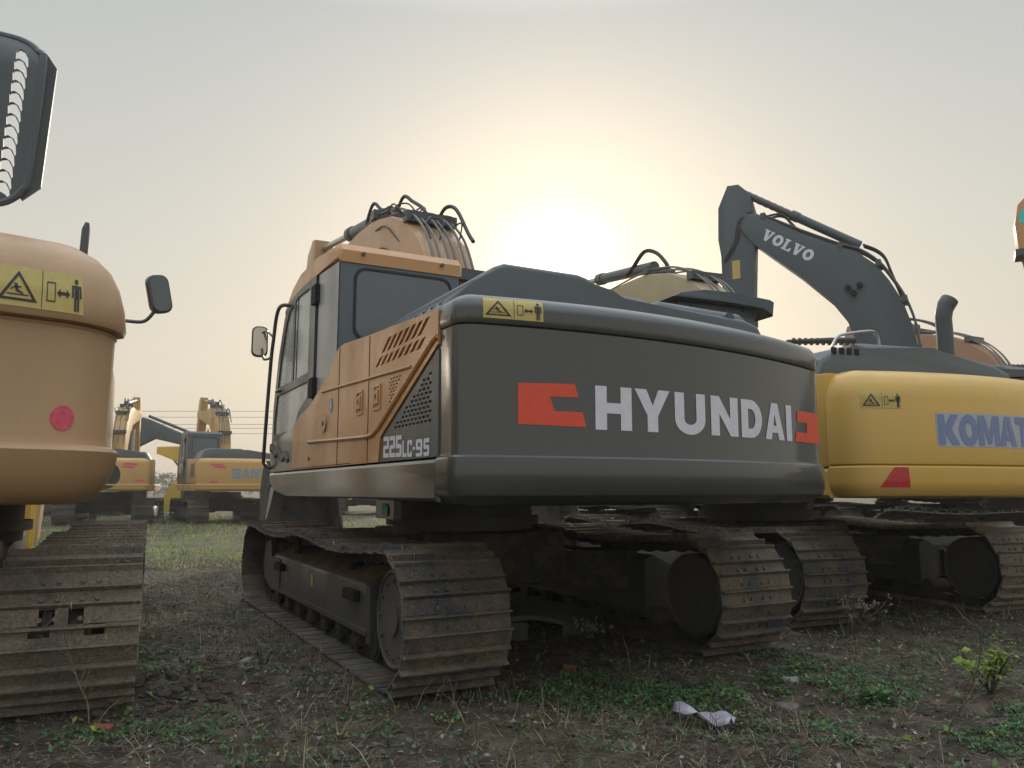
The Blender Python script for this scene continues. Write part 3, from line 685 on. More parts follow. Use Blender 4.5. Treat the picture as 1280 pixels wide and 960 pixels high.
    for y0, y1, r_ in ((.06, -.34, .085), (-.36, -1.2, .075)):
        m = MB(); m.tube([(-2.30, y0, 2.36), (-2.30, y0 - .04, 2.37), (-2.30, y1 + .08, 2.355), (-2.30, y1, 2.33)], [r_ * .8, r_, r_, r_ * .7], 20); m.build('hood_ridge', 'slate', Hd)
    for y in (.05, -.98): m = MB(); m.cyl((-2.40, y, 2.36), (-2.365, y, 2.36), .05, 20); m.cyl((-2.41, y, 2.36), (-2.395, y, 2.36), .03, 16); m.build('hood_plug', 'dark', Hd)
    # cab, rail, mirror
    c = cab(root, rz)
    m = MB(); m.tube([(1.34, 1.30, 2.99), (1.36, 1.37, 2.99), (1.50, 1.385, 2.985), (1.63, 1.385, 2.90), (1.72, 1.385, 2.7), (1.82, 1.385, 2.45), (1.99, 1.385, 1.55), (2.0, 1.37, 1.42), (1.97, 1.31, 1.38)], .019, 10, smooth_pts=4)
    hr = m.build('handrail', 'dark', root, rz)
    mi = mirror(root, rz, (2.02, 1.47, 2.72), .33, .17, R(-8), 'wing_mirror')
    MB().tube([(1.80, 1.385, 2.52), (1.83, 1.45, 2.5), (1.93, 1.45, 2.56), (1.99, 1.45, 2.64)], .013, 6, smooth_pts=3).build('mirror_bracket', 'black', hr)
    MB().tube([(1.72, 1.385, 2.72), (1.78, 1.43, 2.78), (1.95, 1.44, 2.82), (2.02, 1.46, 2.80)], .011, 6, smooth_pts=3).build('mirror_bracket', 'black', hr)
    boom(root, rz, 'tanor', hoses=6, hw=.26)
    # fender leg seen below the cab front
    MB().prism([(1.75, 1.2), (1.95, 1.18), (2.16, .86), (2.12, .84), (1.93, 1.0)], 1.18, 1.31).build('step_bracket', 'silver', root, rz)
    return root
hero()

# ================================================================== 2. the faded orange excavator on the left
def left_machine():
    root = place(-4.272, 5.776, 114.5)
    tag(root, 'faded orange excavator at the left edge, louvred hood raised, pink dot on its rear', 'excavator', 'excavators parked in rows in the yard')
    make_track(root, -1, 0, 'shoe2', holes=True); make_track(root, 1, 0, 'shoe2', holes=True, lod=2); undercarriage(root, 0)
    cw = Counterweight([(1.09, .20), (1.11, .12), (1.16, .06), (1.25, .02), (1.345, 0), (1.362, .012), (1.375, .045), (1.41, .055), (1.94, .050), (1.955, .04), (1.962, .056), (1.97, .012), (2.0, 0), (2.10, .012), (2.2, .04), (2.28, .08), (2.34, .14), (2.39, .23), (2.42, .38)], slope=.02, rc=.34, xs=-2.5)
    C = cw.build('tanor', root, 0)
    warning_sticker(C, cw.pt, .81, 2.0, .36, .195, 0, cut=.03)
    MB().plate(circle(1.13, 1.50, .06, 24), [], lambda a, b, c: cw.pt(a, b, .003 + c), cut=.03).build('pink_paint_dot', 'pink', C)
    deck(root, 0, 'tanor', xs=-2.5, hw=.95)
    prism_part('engine_bay', 'tanor', root, 0, [(-2.5, 1.34), (-2.5, 2.15), (-.5, 2.3), (1.2, 2.2), (1.6, 1.34)], -1.12, 1.30, bev=.03)
    # raised hood: louvred skin with teardrop slots, rim turned forward
    def HM(u, v, o):                                       # u to the right (towards -y), v up
        bend = max(0, u - .70) ** 2 * 6 + max(0, v - 3.55) ** 2 * 3
        return Vector((-1.98 + bend * .5 - (v - 2.7) * .05 - o, -u - (v - 2.7) * .05, v))
    slots = []
    for k in range(13):
        z = 3.665 - k * .066; u = .60 + .012 * math.sin(k) * 0
        slots.append([(u, z - .055), (u - .005, z - .005), (u + .012, z + .018), (u + .035, z + .006), (u + .058, z - .035), (u + .066, z - .085), (u + .062, z - .098), (u + .045, z - .065), (u + .02, z - .05)][::-1])
    out_ = [(-.95, 2.74), (-1.0, 2.82), (-1.0, 3.66), (-.93, 3.74), (-.6, 3.78), (.35, 3.78)] + [(.50, 3.775), (.62, 3.755), (.70, 3.70), (.735, 3.60), (.735, 2.95), (.715, 2.84), (.66, 2.77), (.58, 2.745)]
    H_ = MB().plate(out_[::-1], slots + [circle(.475, 3.50, .055, 20, .065)], HM, depth=.02, cut=.06).build('raised_hood', 'slate', root)
    MB().tube([HM(u, v, -.01) for u, v in ((.3, 2.75), (.58, 2.755), (.67, 2.79), (.72, 2.86), (.735, 2.95), (.735, 3.6), (.70, 3.69), (.62, 3.75), (.5, 3.77), (.2, 3.775))], .022, 8, smooth_pts=3).build('hood_rim', 'slate', H_)
    MB().plate([(.70, 2.82), (.72, 2.80), (.80, 2.9), (.80, 3.62), (.74, 3.70), (.69, 3.69)], [], lambda a, b, c: HM(a, b, -.02 + c), depth=.03).build('hood_lip', 'dark', H_)
    MB().tube([(-1.9, 0, 2.3), (-1.95, 0, 2.9)], .02, 8).build('hood_strut', 'steel', H_)
    for y in (-.5, .5): MB().box((-2.0, y - .04, 2.35), (-1.93, y + .04, 2.78)).build('hood_hinge', 'dark', H_)
    m = MB(); m.tube([(-2.0, -1.05, 2.30), (-2.0, -1.06, 2.66), (-2.0, -1.065, 2.70)], [.022, .022, .012], 10); m.build('grab_post', 'dark', root)
    mi = mirror(root, 0, (-.5, -1.46, 2.66), .30, .17, R(25), 'wing_mirror', tilt=R(-13), gl='glass')
    MB().tube([(-.5, -1.15, 2.44), (-.5, -1.26, 2.43), (-.5, -1.37, 2.44), (-.5, -1.44, 2.53)], .014, 8, smooth_pts=4).build('mirror_bracket', 'black', root)
    cab(root, 0, roof='tanor', detail=False)
    low = [((x * math.cos(.42) + (z - 1.7) * math.sin(.42)), 1.7 - x * math.sin(.42) + (z - 1.7) * math.cos(.42)) for x, z in BOOM]
    b = prism_part('boom', 'tanor', root, 0, low, -.22, .22, bev=.02)
    prism_part('arm', 'tanor', root, 0, [(6.0, 2.75), (6.35, 2.6), (6.3, 2.0), (5.4, .5), (5.15, .45), (5.2, .8), (5.75, 2.2)], -.15, .15, bev=.02)
left_machine()

# ================================================================== 3. the yellow excavator on the right
def right_machine():
    root = place(2.878, 9.293, 111.5)
    tag(root, 'yellow excavator right of the black one with blue lettering and an upright exhaust', 'excavator', 'excavators parked in rows in the yard')
    make_track(root, 1, 0, 'shoe'); make_track(root, -1, 0, 'shoe2'); undercarriage(root, 0)
    cw = Counterweight([(1.09, .11), (1.11, .05), (1.16, .01), (1.22, 0), (1.335, 0), (1.345, .010), (1.352, .028), (1.362, .006), (1.40, .002), (1.9, .006), (1.99, .03), (2.06, .065), (2.10, .11), (2.13, .19), (2.145, .30)], rc=.24)
    C = cw.build('yellow', root, 0)
    warning_sticker(C, cw.pt, -1.26, 1.80, .34, .135, 0, cut=.05)
    m = MB().plate(rect(-.62, 1.50, .86, 1.775), [], lambda a, b, c: cw.pt(a, b, .002 + c), cut=.06).build('name_plate', 'plate', C)
    g = MB(); lettering(g, 'KOMATSU', cw.pt, -.605, 1.515, .245, [.205, .2, .24, .2, .18, .17, .18], -.0, cut=.05, off=.005); g.build('lettering', 'blue', m)
    MB().plate([(-1.15, 1.175), (-1.02, 1.335), (-.90, 1.335), (-.89, 1.175)], [], lambda a, b, c: cw.pt(a, b, .003 + c), cut=.04).build('red_reflector', 'redpaint', C)
    deck(root, 0, 'yellow')
    prism_part('engine_bay', 'yellow', root, 0, [(-2.56, 1.34), (-2.56, 2.12), (-.45, 2.2), (-.45, 1.34)], -1.31, 1.31, bev=.03)
    hood = [(1.22, 2.10), (1.16, 2.27), (1.0, 2.37), (.80, 2.425), (.68, 2.45), (-.15, 2.455), (-.95, 2.35), (-1.15, 2.28), (-1.25, 2.1)]
    Hd = prism_part('engine_hood', 'slate', root, 0, hood, -2.38, -.6, bev=.05, axis='x', seg=3)
    for k in range(4):
        MB().box((-2.386, 1.0 - k * .085, 2.33), (-2.372, 1.05 - k * .085, 2.385)).build('louvre', 'hole', Hd)
    m = MB(); m.tube([(-2.15, -.60, 2.35), (-2.15, -.60, 2.70), (-2.15, -.60, 2.84), (-2.16, -.63, 2.94), (-2.18, -.67, 3.01)], [.075, .075, .078, .082, .08], 20, smooth_pts=4)
    e = m.build('exhaust_pipe', 'dark', Hd)
    m = MB(); m.tube([(-2.15, .83, 2.42), (-2.15, .76, 2.53), (-2.15, .66, 2.57), (-2.15, .36, 2.62), (-2.15, .29, 2.60), (-2.15, .26, 2.54), (-2.15, .26, 2.42)], .014, 8, smooth_pts=3)
    m.build('grab_rail', 'steel', Hd)
    cb = cab(root, 0, mat='cabgrey', roof='volvo', detail=True, sidemat='dark'); cb.scale.z = 1.035
    MB().prism([(1.42, 3.24), (1.30, 3.30), (1.02, 3.345), (.6, 3.35), (.12, 3.315), (.06, 3.29), (.085, 3.12), (.13, 3.17), (.2, 3.215), (.6, 3.23)], -.52, .3, axis='x', bev=.012).build('rain_visor', 'volvo', root)
    boom(root, 0, 'tan', hoses=4, loops=False, hw=.22)
    b = [o for o in root.children if o.name.startswith('boom')][0]
    MB().tube([(2.75, .1, 4.45), (2.6, .08, 4.52), (2.3, .05, 4.70), (2.05, .0, 4.62), (1.85, -.03, 4.42), (1.8, -.05, 4.3)], .03, 8, smooth_pts=4).build('hydraulic_hose', 'hose', b)
right_machine()

# ================================================================== 4. machine with blue-grey boom behind the yellow one
def simple(root, mat, top='slate', lod=2, rz=0, boomkw=None, cabside=True, cabroof=None, withboom=True, lettering_fn=None, cwprof=None, shoe_m='shoe'):
    make_track(root, 1, 0, shoe_m, lod=lod); make_track(root, -1, 0, shoe_m, lod=lod); undercarriage(root, 0)
    cw = Counterweight(cwprof or [(1.09, .11), (1.11, .05), (1.16, .01), (1.30, 0), (1.33, .02), (1.36, .02), (2.0, .02), (2.08, .05), (2.14, .12), (2.16, .25)], rc=.22)
    C = cw.build(mat, root, rz)
    deck(root, rz, mat)
    S = prism_part('side_panel', mat, root, rz, [(-2.56, 1.34), (-2.56, 2.12), (-.45, 2.2), (-.45, 1.34)], -1.31, 1.31, bev=.03)
    for x in (-2.2, -1.75): MB().box((x, 1.30, 1.55), (x + .33, 1.316, 2.0)).build('vent', 'dark', S)
    Hd = prism_part('engine_hood', top, root, rz, [(1.2, 2.1), (1.05, 2.42), (.9, 2.5), (-.1, 2.5), (-.3, 2.42), (-1.1, 2.38), (-1.25, 2.1)], -2.4, -.6, bev=.05, axis='x')
    cab(root, rz, roof=cabroof or top, detail=True, sidemat='dark')
    if withboom: boom(root, rz, mat, **(boomkw or {}))
    if lettering_fn: lettering_fn(cw, C, S)
    return cw, C
def volvo():
    cx, cy, yaw = 9.2, 14.26, 150.0
    KV = 1.15
    root = place(cx, cy, yaw)
    tag(root, 'excavator behind the yellow one, its tall blue-grey boom carrying white slab lettering', 'excavator', 'excavators parked in rows in the yard')
    simple(root, 'yellow', withboom=False)
    fz = lambda p: (p[0] * KV, 1.163 + (p[1] - 1.163) * KV)
    B = {k: ([fz(p) for p in v] if isinstance(v, list) and not isinstance(v[0][0], tuple) else v) for k, v in BV.items()}
    for k in ('c0', 'c1', 't0', 'st', 'br'): B[k] = fz(BV[k])
    B['th'] = BV['th'] * KV; B['loops'] = [(fz(a), fz(b), h * KV) for a, b, h in BV['loops']]
    hw = .2
    b = MB().prism(B['boom'], -hw, hw, bev=.02).build('boom', 'volvo', root)
    a = MB().prism(B['arm'], -.16, .16, bev=.02).build('arm', 'volvo', root)
    # arm cylinder with its gaiter
    c0, c1 = Vector((B['c0'][0], 0, B['c0'][1])), Vector((B['c1'][0], 0, B['c1'][1]))
    m = MB(); m.cyl(c0, c0.lerp(c1, .55), .095, 16); m.cyl(c0.lerp(c1, .5), c0.lerp(c1, .56), .11, 16); cy_ = m.build('arm_cylinder', 'volvo', b)
    m = MB(); n = 16
    m.tube([c0.lerp(c1, .55 + .45 * i / n) for i in range(n + 1)], [.075 if i % 2 else .085 for i in range(n + 1)], 12); m.build('piston_rod', 'dark', cy_)
    # pipes along the back
    for kx in range(5):
        yy = -.17 + kx * .085
        MB().tube([Vector((p[0], yy, p[1])) + Vector((-.02, 0, .06 + .02 * (kx % 2))) for p in B['back']], .022, 7, smooth_pts=3).build('hydraulic_pipe', 'dark', b)
    for p in B['back'][::2]:
        MB().box((p[0] - .05, -.215, p[1] - .03), (p[0] + .05, .215, p[1] + .1)).build('pipe_clamp', 'dark', b)
    for p0, p1, h in B['loops']:
        for yy in (-.1, .06):
            v0, v1 = Vector((p0[0], yy, p0[1])), Vector((p1[0], yy, p1[1])); md = (v0 + v1) / 2 + Vector((-.25 * h, 0, h))
            MB().tube([v0, v0.lerp(md, .6) + Vector((0, 0, h * .2)), md, v1.lerp(md, .6), v1], .026, 8, smooth_pts=4).build('hydraulic_hose', 'hose', b)
    # slab lettering along the boom, parallel to it
    o_, dx = Vector(B['t0']), Vector(B['td']).normalized(); dn = Vector((-dx.y, dx.x)) 
    if dn.y < 0: dn = -dn
    def TM(u, v, off): q = o_ + dx * u + dn * v; return Vector((q.x, hw + .003 + off, q.y))
    m = MB(); hh = B['th']
    lettering(m, 'vOlvO', TM, 0, 0, hh, [hh * .95, hh * .95, hh * .85, hh * .95, hh * .95], hh * .09, off=.0); m.build('lettering', 'white', b)
    s0 = Vector((B['st'][0], .165, B['st'][1]))
    MB().box(s0, s0 + Vector((.17, .004, .41))).build('yellow_label', 'sticker', a)
    for dx_, dz_ in ((0, 0), (-.22, .03), (-.1, -.12)): MB().cyl((B['br'][0] + dx_, .19, B['br'][1] + dz_), (B['br'][0] + dx_, .26, B['br'][1] + dz_), .06, 12).build('hose_port', 'hole', b)
    for k_ in (.0, .035, .07): MB().tube([(4.5 + k_, .17, 7.15), (4.74 + k_, .2, 6.95), (4.85 + k_, .19, 6.5), (5.1 + k_, .17, 6.1)], .012, 6, smooth_pts=4).build('hydraulic_hose', 'hose', a)
    make_bucket(root, 0, 'volvo', Vector((B['arm'][6][0] , 0, B['arm'][6][1]-.0)))
BV = dict(
    boom=[(0, 1.55), (.1, 2.1), (1.0, 2.9), (1.31, 3.47), (1.36, 3.91), (1.48, 4.34), (1.66, 4.71), (1.85, 5.02), (2.13, 5.28), (2.41, 5.43), (3.07, 5.8), (3.83, 6.30), (4.1, 6.33), (4.2, 6.1), (3.9, 5.71), (3.65, 5.48), (3.11, 4.98), (2.59, 4.46), (2.35, 4.09), (2.22, 3.65), (2.0, 3.0), (1.3, 2.2), (.7, 1.6)],
    arm=[(4.37, 6.96), (4.16, 6.95), (3.97, 6.75), (3.86, 6.26), (3.96, 4.57), (3.98, 3.97), (4.26, 2.6), (4.53, 4.03), (4.53, 5.58), (4.58, 5.91), (4.56, 6.54)],
    c0=(2.11, 5.45), c1=(4.12, 6.82),
    back=[(1.28, 3.47), (1.33, 3.91), (1.45, 4.34), (1.63, 4.71), (1.82, 5.02), (2.10, 5.28), (2.41, 5.43), (3.07, 5.8), (3.72, 6.2)],
    t0=(3.78, 5.80), td=(-.84, -.57), th=.205, st=(4.18, 5.10), br=(2.32, 4.66),
    loops=[((2.05, 5.44), (1.5, 4.45), .22), ((2.5, 5.5), (1.95, 4.95), .2), ((3.7, 6.25), (3.1, 5.85), .16)])
volvo()

# ================================================================== 5. machines seen only in part, and the row far behind on the left
def brown():
    root = place(12.45, 18.9, 118); root.scale = (1.26,) * 3
    tag(root, 'excavator of which only the brown boom hump shows behind the upright exhaust', 'excavator', 'excavators parked in rows in the yard')
    pb = [(x if x < 2.7 else 2.7 + (x - 2.7) * .35, z) for x, z in BOOM]
    simple(root, 'brown', boomkw=dict(hoses=5, loops=False, poly=pb, arm=False))
    prism_part('arm', 'brown', root, 0, [(3.5, 4.8), (3.8, 4.75), (4.0, 4.2), (3.95, 1.6), (3.8, 1.55), (3.5, 4.1)], -.15, .15, bev=.02)
    for yy in (.1, -.1): MB().tube([(3.3, yy, 4.35), (2.9, yy, 4.62), (2.3, yy, 4.66), (1.7, yy, 4.42), (1.5, yy, 4.2)], .025, 8, smooth_pts=4).build('hydraulic_hose', 'hose', [o for o in root.children if o.name.startswith('boom')][0])
brown()
def right_edge():
    root = place(12.95, 9.0, 150)
    tag(root, 'excavator past the right edge, only its orange arm end with teal sticker showing', 'excavator', 'excavators parked in rows in the yard')
    simple(root, 'orange', boomkw=dict(hoses=3, arm=False))
    a = prism_part('arm', 'orange', root, 0, [(5.82, 5.25), (5.76, 5.55), (5.6, 5.72), (5.3, 5.72), (5.15, 5.3), (5.3, 3.5), (5.2, 2.2), (5.5, 2.1), (5.66, 4.0), (5.70, 4.7), (5.80, 4.85)], -.2, .2, bev=.03)
    MB().plate([(5.76, 5.25), (5.60, 5.22), (5.5, 5.3), (5.52, 5.45), (5.62, 5.42), (5.70, 5.47), (5.75, 5.4)], [], lambda u, v, o: Vector((u, .203 + o, v))).build('teal_sticker', 'teal', a)
    MB().box((5.66, -.22, 4.74), (5.84, .22, 4.84)).build('hose_bracket', 'dark', a)
right_edge()
def far_row():
    def san(cw, C, S):
        g = MB(); lettering(g, 'SANY', cw.pt, -.28, 1.50, .33, [.28, .30, .28, .28], .015, cut=.1, off=.004); g.build('lettering', 'sblue', C)
        g = MB()
        for u, v, w_ in ((-.98, 1.93, .46), (-.86, 1.85, .42), (-.98, 1.38, .3)): g.plate([(u, v), (u + .05, v + .05), (u + w_, v + .03), (u + w_ - .05, v - .03)], [], lambda a, b, c: cw.pt(a, b, .004 + c), cut=.1)
        g.build('pink_paint_marks', 'pink', C)
    a = place(-10.35, 28.3, 120)
    tag(a, 'far yellow-orange excavator with dark cab, pale blue lettering and pink paint marks', 'excavator', 'excavators in the far row')
    simple(a, 'amber', boomkw=dict(hoses=5), lettering_fn=san)
    def dots(cw, C, S):
        g = MB()
        for u, v, w_ in ((.55, 1.95, .46), (.5, 1.86, .40), (.9, 1.42, .32)): g.plate([(u, v), (u + .05, v + .05), (u + w_, v + .03), (u + w_ - .05, v - .03)], [], lambda a, b, c: cw.pt(a, b, .004 + c), cut=.1)
        g.build('pink_paint_marks', 'pink', C)
        MB().plate(circle(.06, 1.60, .44, 28), [], lambda a, b, c: cw.pt(a, b, .004 + c), cut=.1).build('black_disc_mark', 'mark', C)
    b = place(-13.97, 27.77, 110)
    tag(b, 'far yellow-orange excavator with black disc and pink marks, beside the near orange counterweight', 'excavator', 'excavators in the far row')
    simple(b, 'amber', boomkw=dict(hoses=3), lettering_fn=dots)
    c = place(-18.6, 27.9, 119)
    tag(c, 'far excavator glimpsed under the counterweight of the near faded orange one', 'excavator', 'excavators in the far row')
    simple(c, 'tan', boomkw=dict(hoses=3, loops=False))
    # a yellow machine facing right, its dark boom sloping down to a yellow arm and bucket
    d = place(-19.3, 35.5, 0)
    tag(d, 'far bright yellow excavator facing right, dark boom sloping down to a yellow bucket', 'excavator', 'excavators beyond the far row')
    P = [(0, 1.6), (.9, 2.8), (2.3, 4.1), (2.6, 4.38), (2.85, 4.3), (5.1, 3.35), (5.25, 3.1), (5.0, 2.98), (3.1, 3.45), (2.4, 3.1), (.8, 1.6)]
    simple(d, 'yellow2', withboom=False)
    bo = prism_part('boom', 'volvo', d, 0, P, -.2, .2, bev=.02)
    MB().tube([(2.8, 0, 4.45), (5.2, 0, 3.5)], .07, 10).build('arm_cylinder', 'dark', bo)
    am = prism_part('arm', 'yellow2', d, 0, [(5.5, 3.1), (5.5, 2.8), (5.1, 2.3), (4.3, 1.2), (4.1, 1.25), (4.5, 2.3), (3.3, 2.75), (3.3, 3.05)], -.16, .16, bev=.02)
    MB().tube([(3.6, .25, 2.9), (5.0, .25, 1.2)], .06, 10).build('bucket_cylinder', 'steel', am)
    make_bucket(d, 0, 'yellow2', Vector((4.2, 0, 1.45)))
    e = place(-7.2, 38.5, 100)
    tag(e, 'tan excavator far behind, mostly hidden behind the cab of the far lettered one', 'excavator', 'excavators beyond the far row')
    simple(e, 'tan', boomkw=dict(hoses=2, loops=False))
far_row()
def hidden_row():
    a = place(3.4, 19.0, 115); tag(a, 'excavator two rows back, glimpsed under the black counterweight right of centre', 'excavator', 'excavators glimpsed under the counterweights')
    simple(a, 'yellow', withboom=False)
    b = place(-.9, 19.5, 118); tag(b, 'excavator two rows back, glimpsed under the cab side of the black one', 'excavator', 'excavators glimpsed under the counterweights')
    simple(b, 'orange', withboom=False)
    c = place(7.6, 20.5, 118); tag(c, 'excavator two rows back, glimpsed under the gap between black and yellow counterweights', 'excavator', 'excavators glimpsed under the counterweights')
    simple(c, 'amber', withboom=False)
hidden_row()

# ================================================================== 6. loose things in the yard
def thing_mesh(mb, name, mat, label, cat, group=None, smooth=35, loc=None):
    return tag(mb.build(name, mat, None, smooth=smooth, loc=loc), label, cat, group)
m = MB(); m.tube([(6.95, 19.5, 4.85), (8.0, 19.45, 4.88), (9.4, 19.4, 4.9), (9.9, 19.4, 4.9)], [.06, .075, .075, .07], 10)
for k in range(18): m.cyl((7.1 + k * .15, 19.49, 4.86), (7.15 + k * .15, 19.49, 4.86), .095, 10)
thing_mesh(m, 'steel_boom_pole', 'hose', 'dark ribbed horizontal pole left of the blue-grey boom', 'pole')
m = MB(); m.tube([(13.4, 21.5, 4.50), (15.6, 21.4, 4.42)], .085, 10)
for k in range(16): m.cyl((13.5 + k * .13, 21.49, 4.495), (13.55 + k * .13, 21.49, 4.495), .105, 10)
thing_mesh(m, 'steel_boom_pole', 'hose', 'dark ribbed horizontal pole at the right edge behind the brown boom', 'pole')

# ------------------------------------------------------------------ ground
def vnoise(x, y, seed=0):
    xi = np.floor(x).astype(np.int64); yi = np.floor(y).astype(np.int64); fx = x - xi; fy = y - yi
    fx = fx * fx * (3 - 2 * fx); fy = fy * fy * (3 - 2 * fy)
    def h(a, b):
        n = (a * 374761393 + b * 668265263 + seed * 974711) & 0x7fffffff; n = ((n ^ (n >> 13)) * 1274126177) & 0x7fffffff
        return ((n ^ (n >> 16)) & 0xffff) / 65535.0
    return (h(xi, yi) * (1 - fx) + h(xi + 1, yi) * fx) * (1 - fy) + (h(xi, yi + 1) * (1 - fx) + h(xi + 1, yi + 1) * fx) * fy
def fbm(x, y, o=4, seed=0):
    s = 0; a = .5
    for i in range(o): s = s + a * vnoise(x * 2 ** i, y * 2 ** i, seed + i); a *= .5
    return s
PADS = [(-.442, 7.122, 118.7), (-4.272, 5.776, 114.5), (2.878, 9.293, 111.5), (9.2, 14.26, 150), (12.95, 9, 150)]
def gz(x, y):
    x = np.asarray(x, float); y = np.asarray(y, float)
    h = (fbm(x * .8, y * .8, 3, 3) - .45) * .12 + (fbm(x * 4, y * 4, 4, 9) - .47) * .07 + (fbm(x * 17, y * 17, 2, 5) - .4) * .022
    for cx, cy, a in PADS:
        c, s = math.cos(R(a)), math.sin(R(a)); lx = (x - cx) * c + (y - cy) * s; ly = -(x - cx) * s + (y - cy) * c
        for sd in (-1, 1):
            d = np.maximum(np.abs(lx) - 2.0, 0) ** 2 + np.maximum(np.abs(ly - sd * GA) - .36, 0) ** 2
            k = np.exp(-d / .03); h = h * (1 - k) + k * .012
    # soil bank between the left and the middle machine, and a gentle dip by the far row
    h += .10 * np.exp(-((x + 1.95) ** 2 / .12 + (y - 4.9) ** 2 / .3)) * (x < 0)
    far = np.clip((np.hypot(x, y) - 60) / 200, 0, 1); return h * (1 - far)
def axis(lo, hi, n0, dense, far):
    a = list(np.linspace(lo, hi, n0)); st = (hi - lo) / n0
    q = hi; s_ = st
    while q < far: s_ *= 1.16; q += s_; a.append(q)
    q = lo; s_ = st
    while q > -far: s_ *= 1.16; q -= s_; a.insert(0, q)
    return np.array(a)
gx, gy = axis(-7, 9, 520, 0, 2600), axis(2.6, 13, 340, 0, 2600)
Xg, Yg = np.meshgrid(gx, gy); Zg = gz(Xg, Yg)
nx_, ny_ = len(gx), len(gy)
V_ = np.stack([Xg.ravel(), Yg.ravel(), Zg.ravel()], 1)
i0 = (np.arange(ny_ - 1)[:, None] * nx_ + np.arange(nx_ - 1)[None]).ravel()
F_ = np.stack([i0, i0 + 1, i0 + nx_ + 1, i0 + nx_], 1)
def np_mesh(name, V, F, mats, midx=None, smooth=False):
    me = bpy.data.meshes.new(name); me.vertices.add(len(V)); me.vertices.foreach_set('co', V.astype(np.float32).ravel())
    k = F.shape[1]; me.loops.add(F.size); me.loops.foreach_set('vertex_index', F.astype(np.int32).ravel())
    me.polygons.add(len(F)); me.polygons.foreach_set('loop_start', (np.arange(len(F)) * k).astype(np.int32)); me.polygons.foreach_set('loop_total', np.full(len(F), k, np.int32))
    for mm in mats: me.materials.append(mm)
    if midx is not None: me.polygons.foreach_set('material_index', midx.astype(np.int32))
    me.polygons.foreach_set('use_smooth', np.full(len(F), smooth)); me.update(calc_edges=True); me.validate()
    o = bpy.data.objects.new(name, me); col.objects.link(o); return o
def ground_mat():
    m, t, b = new_mat('yard_soil'); n = t.nodes.new; l = t.links.new
    ge = n('ShaderNodeNewGeometry')
    def no(sc_, d=8, r=.6):
        q = n('ShaderNodeTexNoise'); q.inputs['Scale'].default_value = sc_; q.inputs['Detail'].default_value = d; q.inputs['Roughness'].default_value = r; l(ge.outputs['Position'], q.inputs[0]); return q.outputs[0]
    r1 = n('ShaderNodeValToRGB'); l(no(5.5), r1.inputs[0]); e = r1.color_ramp.elements
    e[0].position = .32; e[0].color = (.045, .036, .028, 1); e[1].position = .75; e[1].color = (.20, .165, .125, 1); q = e.new(.5); q.color = (.092, .074, .056, 1)
    r2 = n('ShaderNodeValToRGB'); l(no(.42, 4, .7), r2.inputs[0]); e = r2.color_ramp.elements; e[0].position = .50; e[0].color = (0, 0, 0, 1); e[1].position = .60; e[1].color = (1, 1, 1, 1)
    r3 = n('ShaderNodeValToRGB'); l(no(26), r3.inputs[0]); e = r3.color_ramp.elements; e[0].position = .38; e[0].color = (.06, .08, .028, 1); e[1].position = .7; e[1].color = (.19, .25, .085, 1)
    mx = n('ShaderNodeMix'); mx.data_type = 'RGBA'; l(r2.outputs[0], mx.inputs[0]); l(r1.outputs[0], mx.inputs[6]); l(r3.outputs[0], mx.inputs[7])
    # far away the yard reads as thin grass
    ln = n('ShaderNodeVectorMath'); ln.operation = 'LENGTH'; l(ge.outputs['Position'], ln.inputs[0])
    mr = n('ShaderNodeMapRange'); mr.inputs[1].default_value = 9; mr.inputs[2].default_value = 16; mr.inputs[3].default_value = .15; mr.inputs[4].default_value = .9; l(ln.outputs['Value'], mr.inputs[0])
    mu = n('ShaderNodeMath'); mu.operation = 'MULTIPLY'; l(mr.outputs[0], mu.inputs[0]); l(r2.outputs[0], mu.inputs[1]); l(mu.outputs[0], mx.inputs[0])
    l(mx.outputs[2], b.inputs['Base Color']); b.inputs['Roughness'].default_value = .95; b.inputs['Specular IOR Level'].default_value = .2
    bp = n('ShaderNodeBump'); bp.inputs['Strength'].default_value = .9; bp.inputs['Distance'].default_value = .03; l(no(38, 9, .7), bp.inputs['Height']); l(bp.outputs[0], b.inputs['Normal'])
    return m
g = np_mesh('ground', V_, F_, [ground_mat()], smooth=True); tag(g, kind='structure')

def leafmat(name, c, tr=.25, rough=.6):
    m, t, b = new_mat(name); n = t.nodes.new; l = t.links.new
    ge = n('ShaderNodeNewGeometry'); q = n('ShaderNodeTexNoise'); q.inputs['Scale'].default_value = 22; l(ge.outputs['Position'], q.inputs[0])
    hs = n('ShaderNodeHueSaturation'); hs.inputs['Color'].default_value = (*c, 1); mr = n('ShaderNodeMapRange'); mr.inputs[1].default_value = .3; mr.inputs[2].default_value = .7; mr.inputs[3].default_value = .55; mr.inputs[4].default_value = 1.5
    l(q.outputs[0], mr.inputs[0]); l(mr.outputs[0], hs.inputs['Value']); l(hs.outputs[0], b.inputs['Base Color']); b.inputs['Roughness'].default_value = rough
    if tr:
        tl = n('ShaderNodeBsdfTranslucent'); l(hs.outputs[0], tl.inputs[0]); mx = n('ShaderNodeMixShader'); mx.inputs[0].default_value = tr
        l(b.outputs[0], mx.inputs[1]); l(tl.outputs[0], mx.inputs[2]); l(mx.outputs[0], t.nodes['Material Output'].inputs[0])
    return m
STR = [leafmat('pale_straw', (.27, .235, .165), .15), leafmat('brown_straw', (.15, .122, .085), .1), leafmat('dark_straw', (.07, .055, .042), .05), leafmat('bleached_straw', (.36, .33, .26), .15)]
GRN = [leafmat('mid_green', (.085, .17, .055), .3), leafmat('blue_green', (.055, .16, .065), .3), leafmat('yellow_green', (.26, .34, .07), .4), leafmat('olive_green', (.07, .08, .03), .3)]
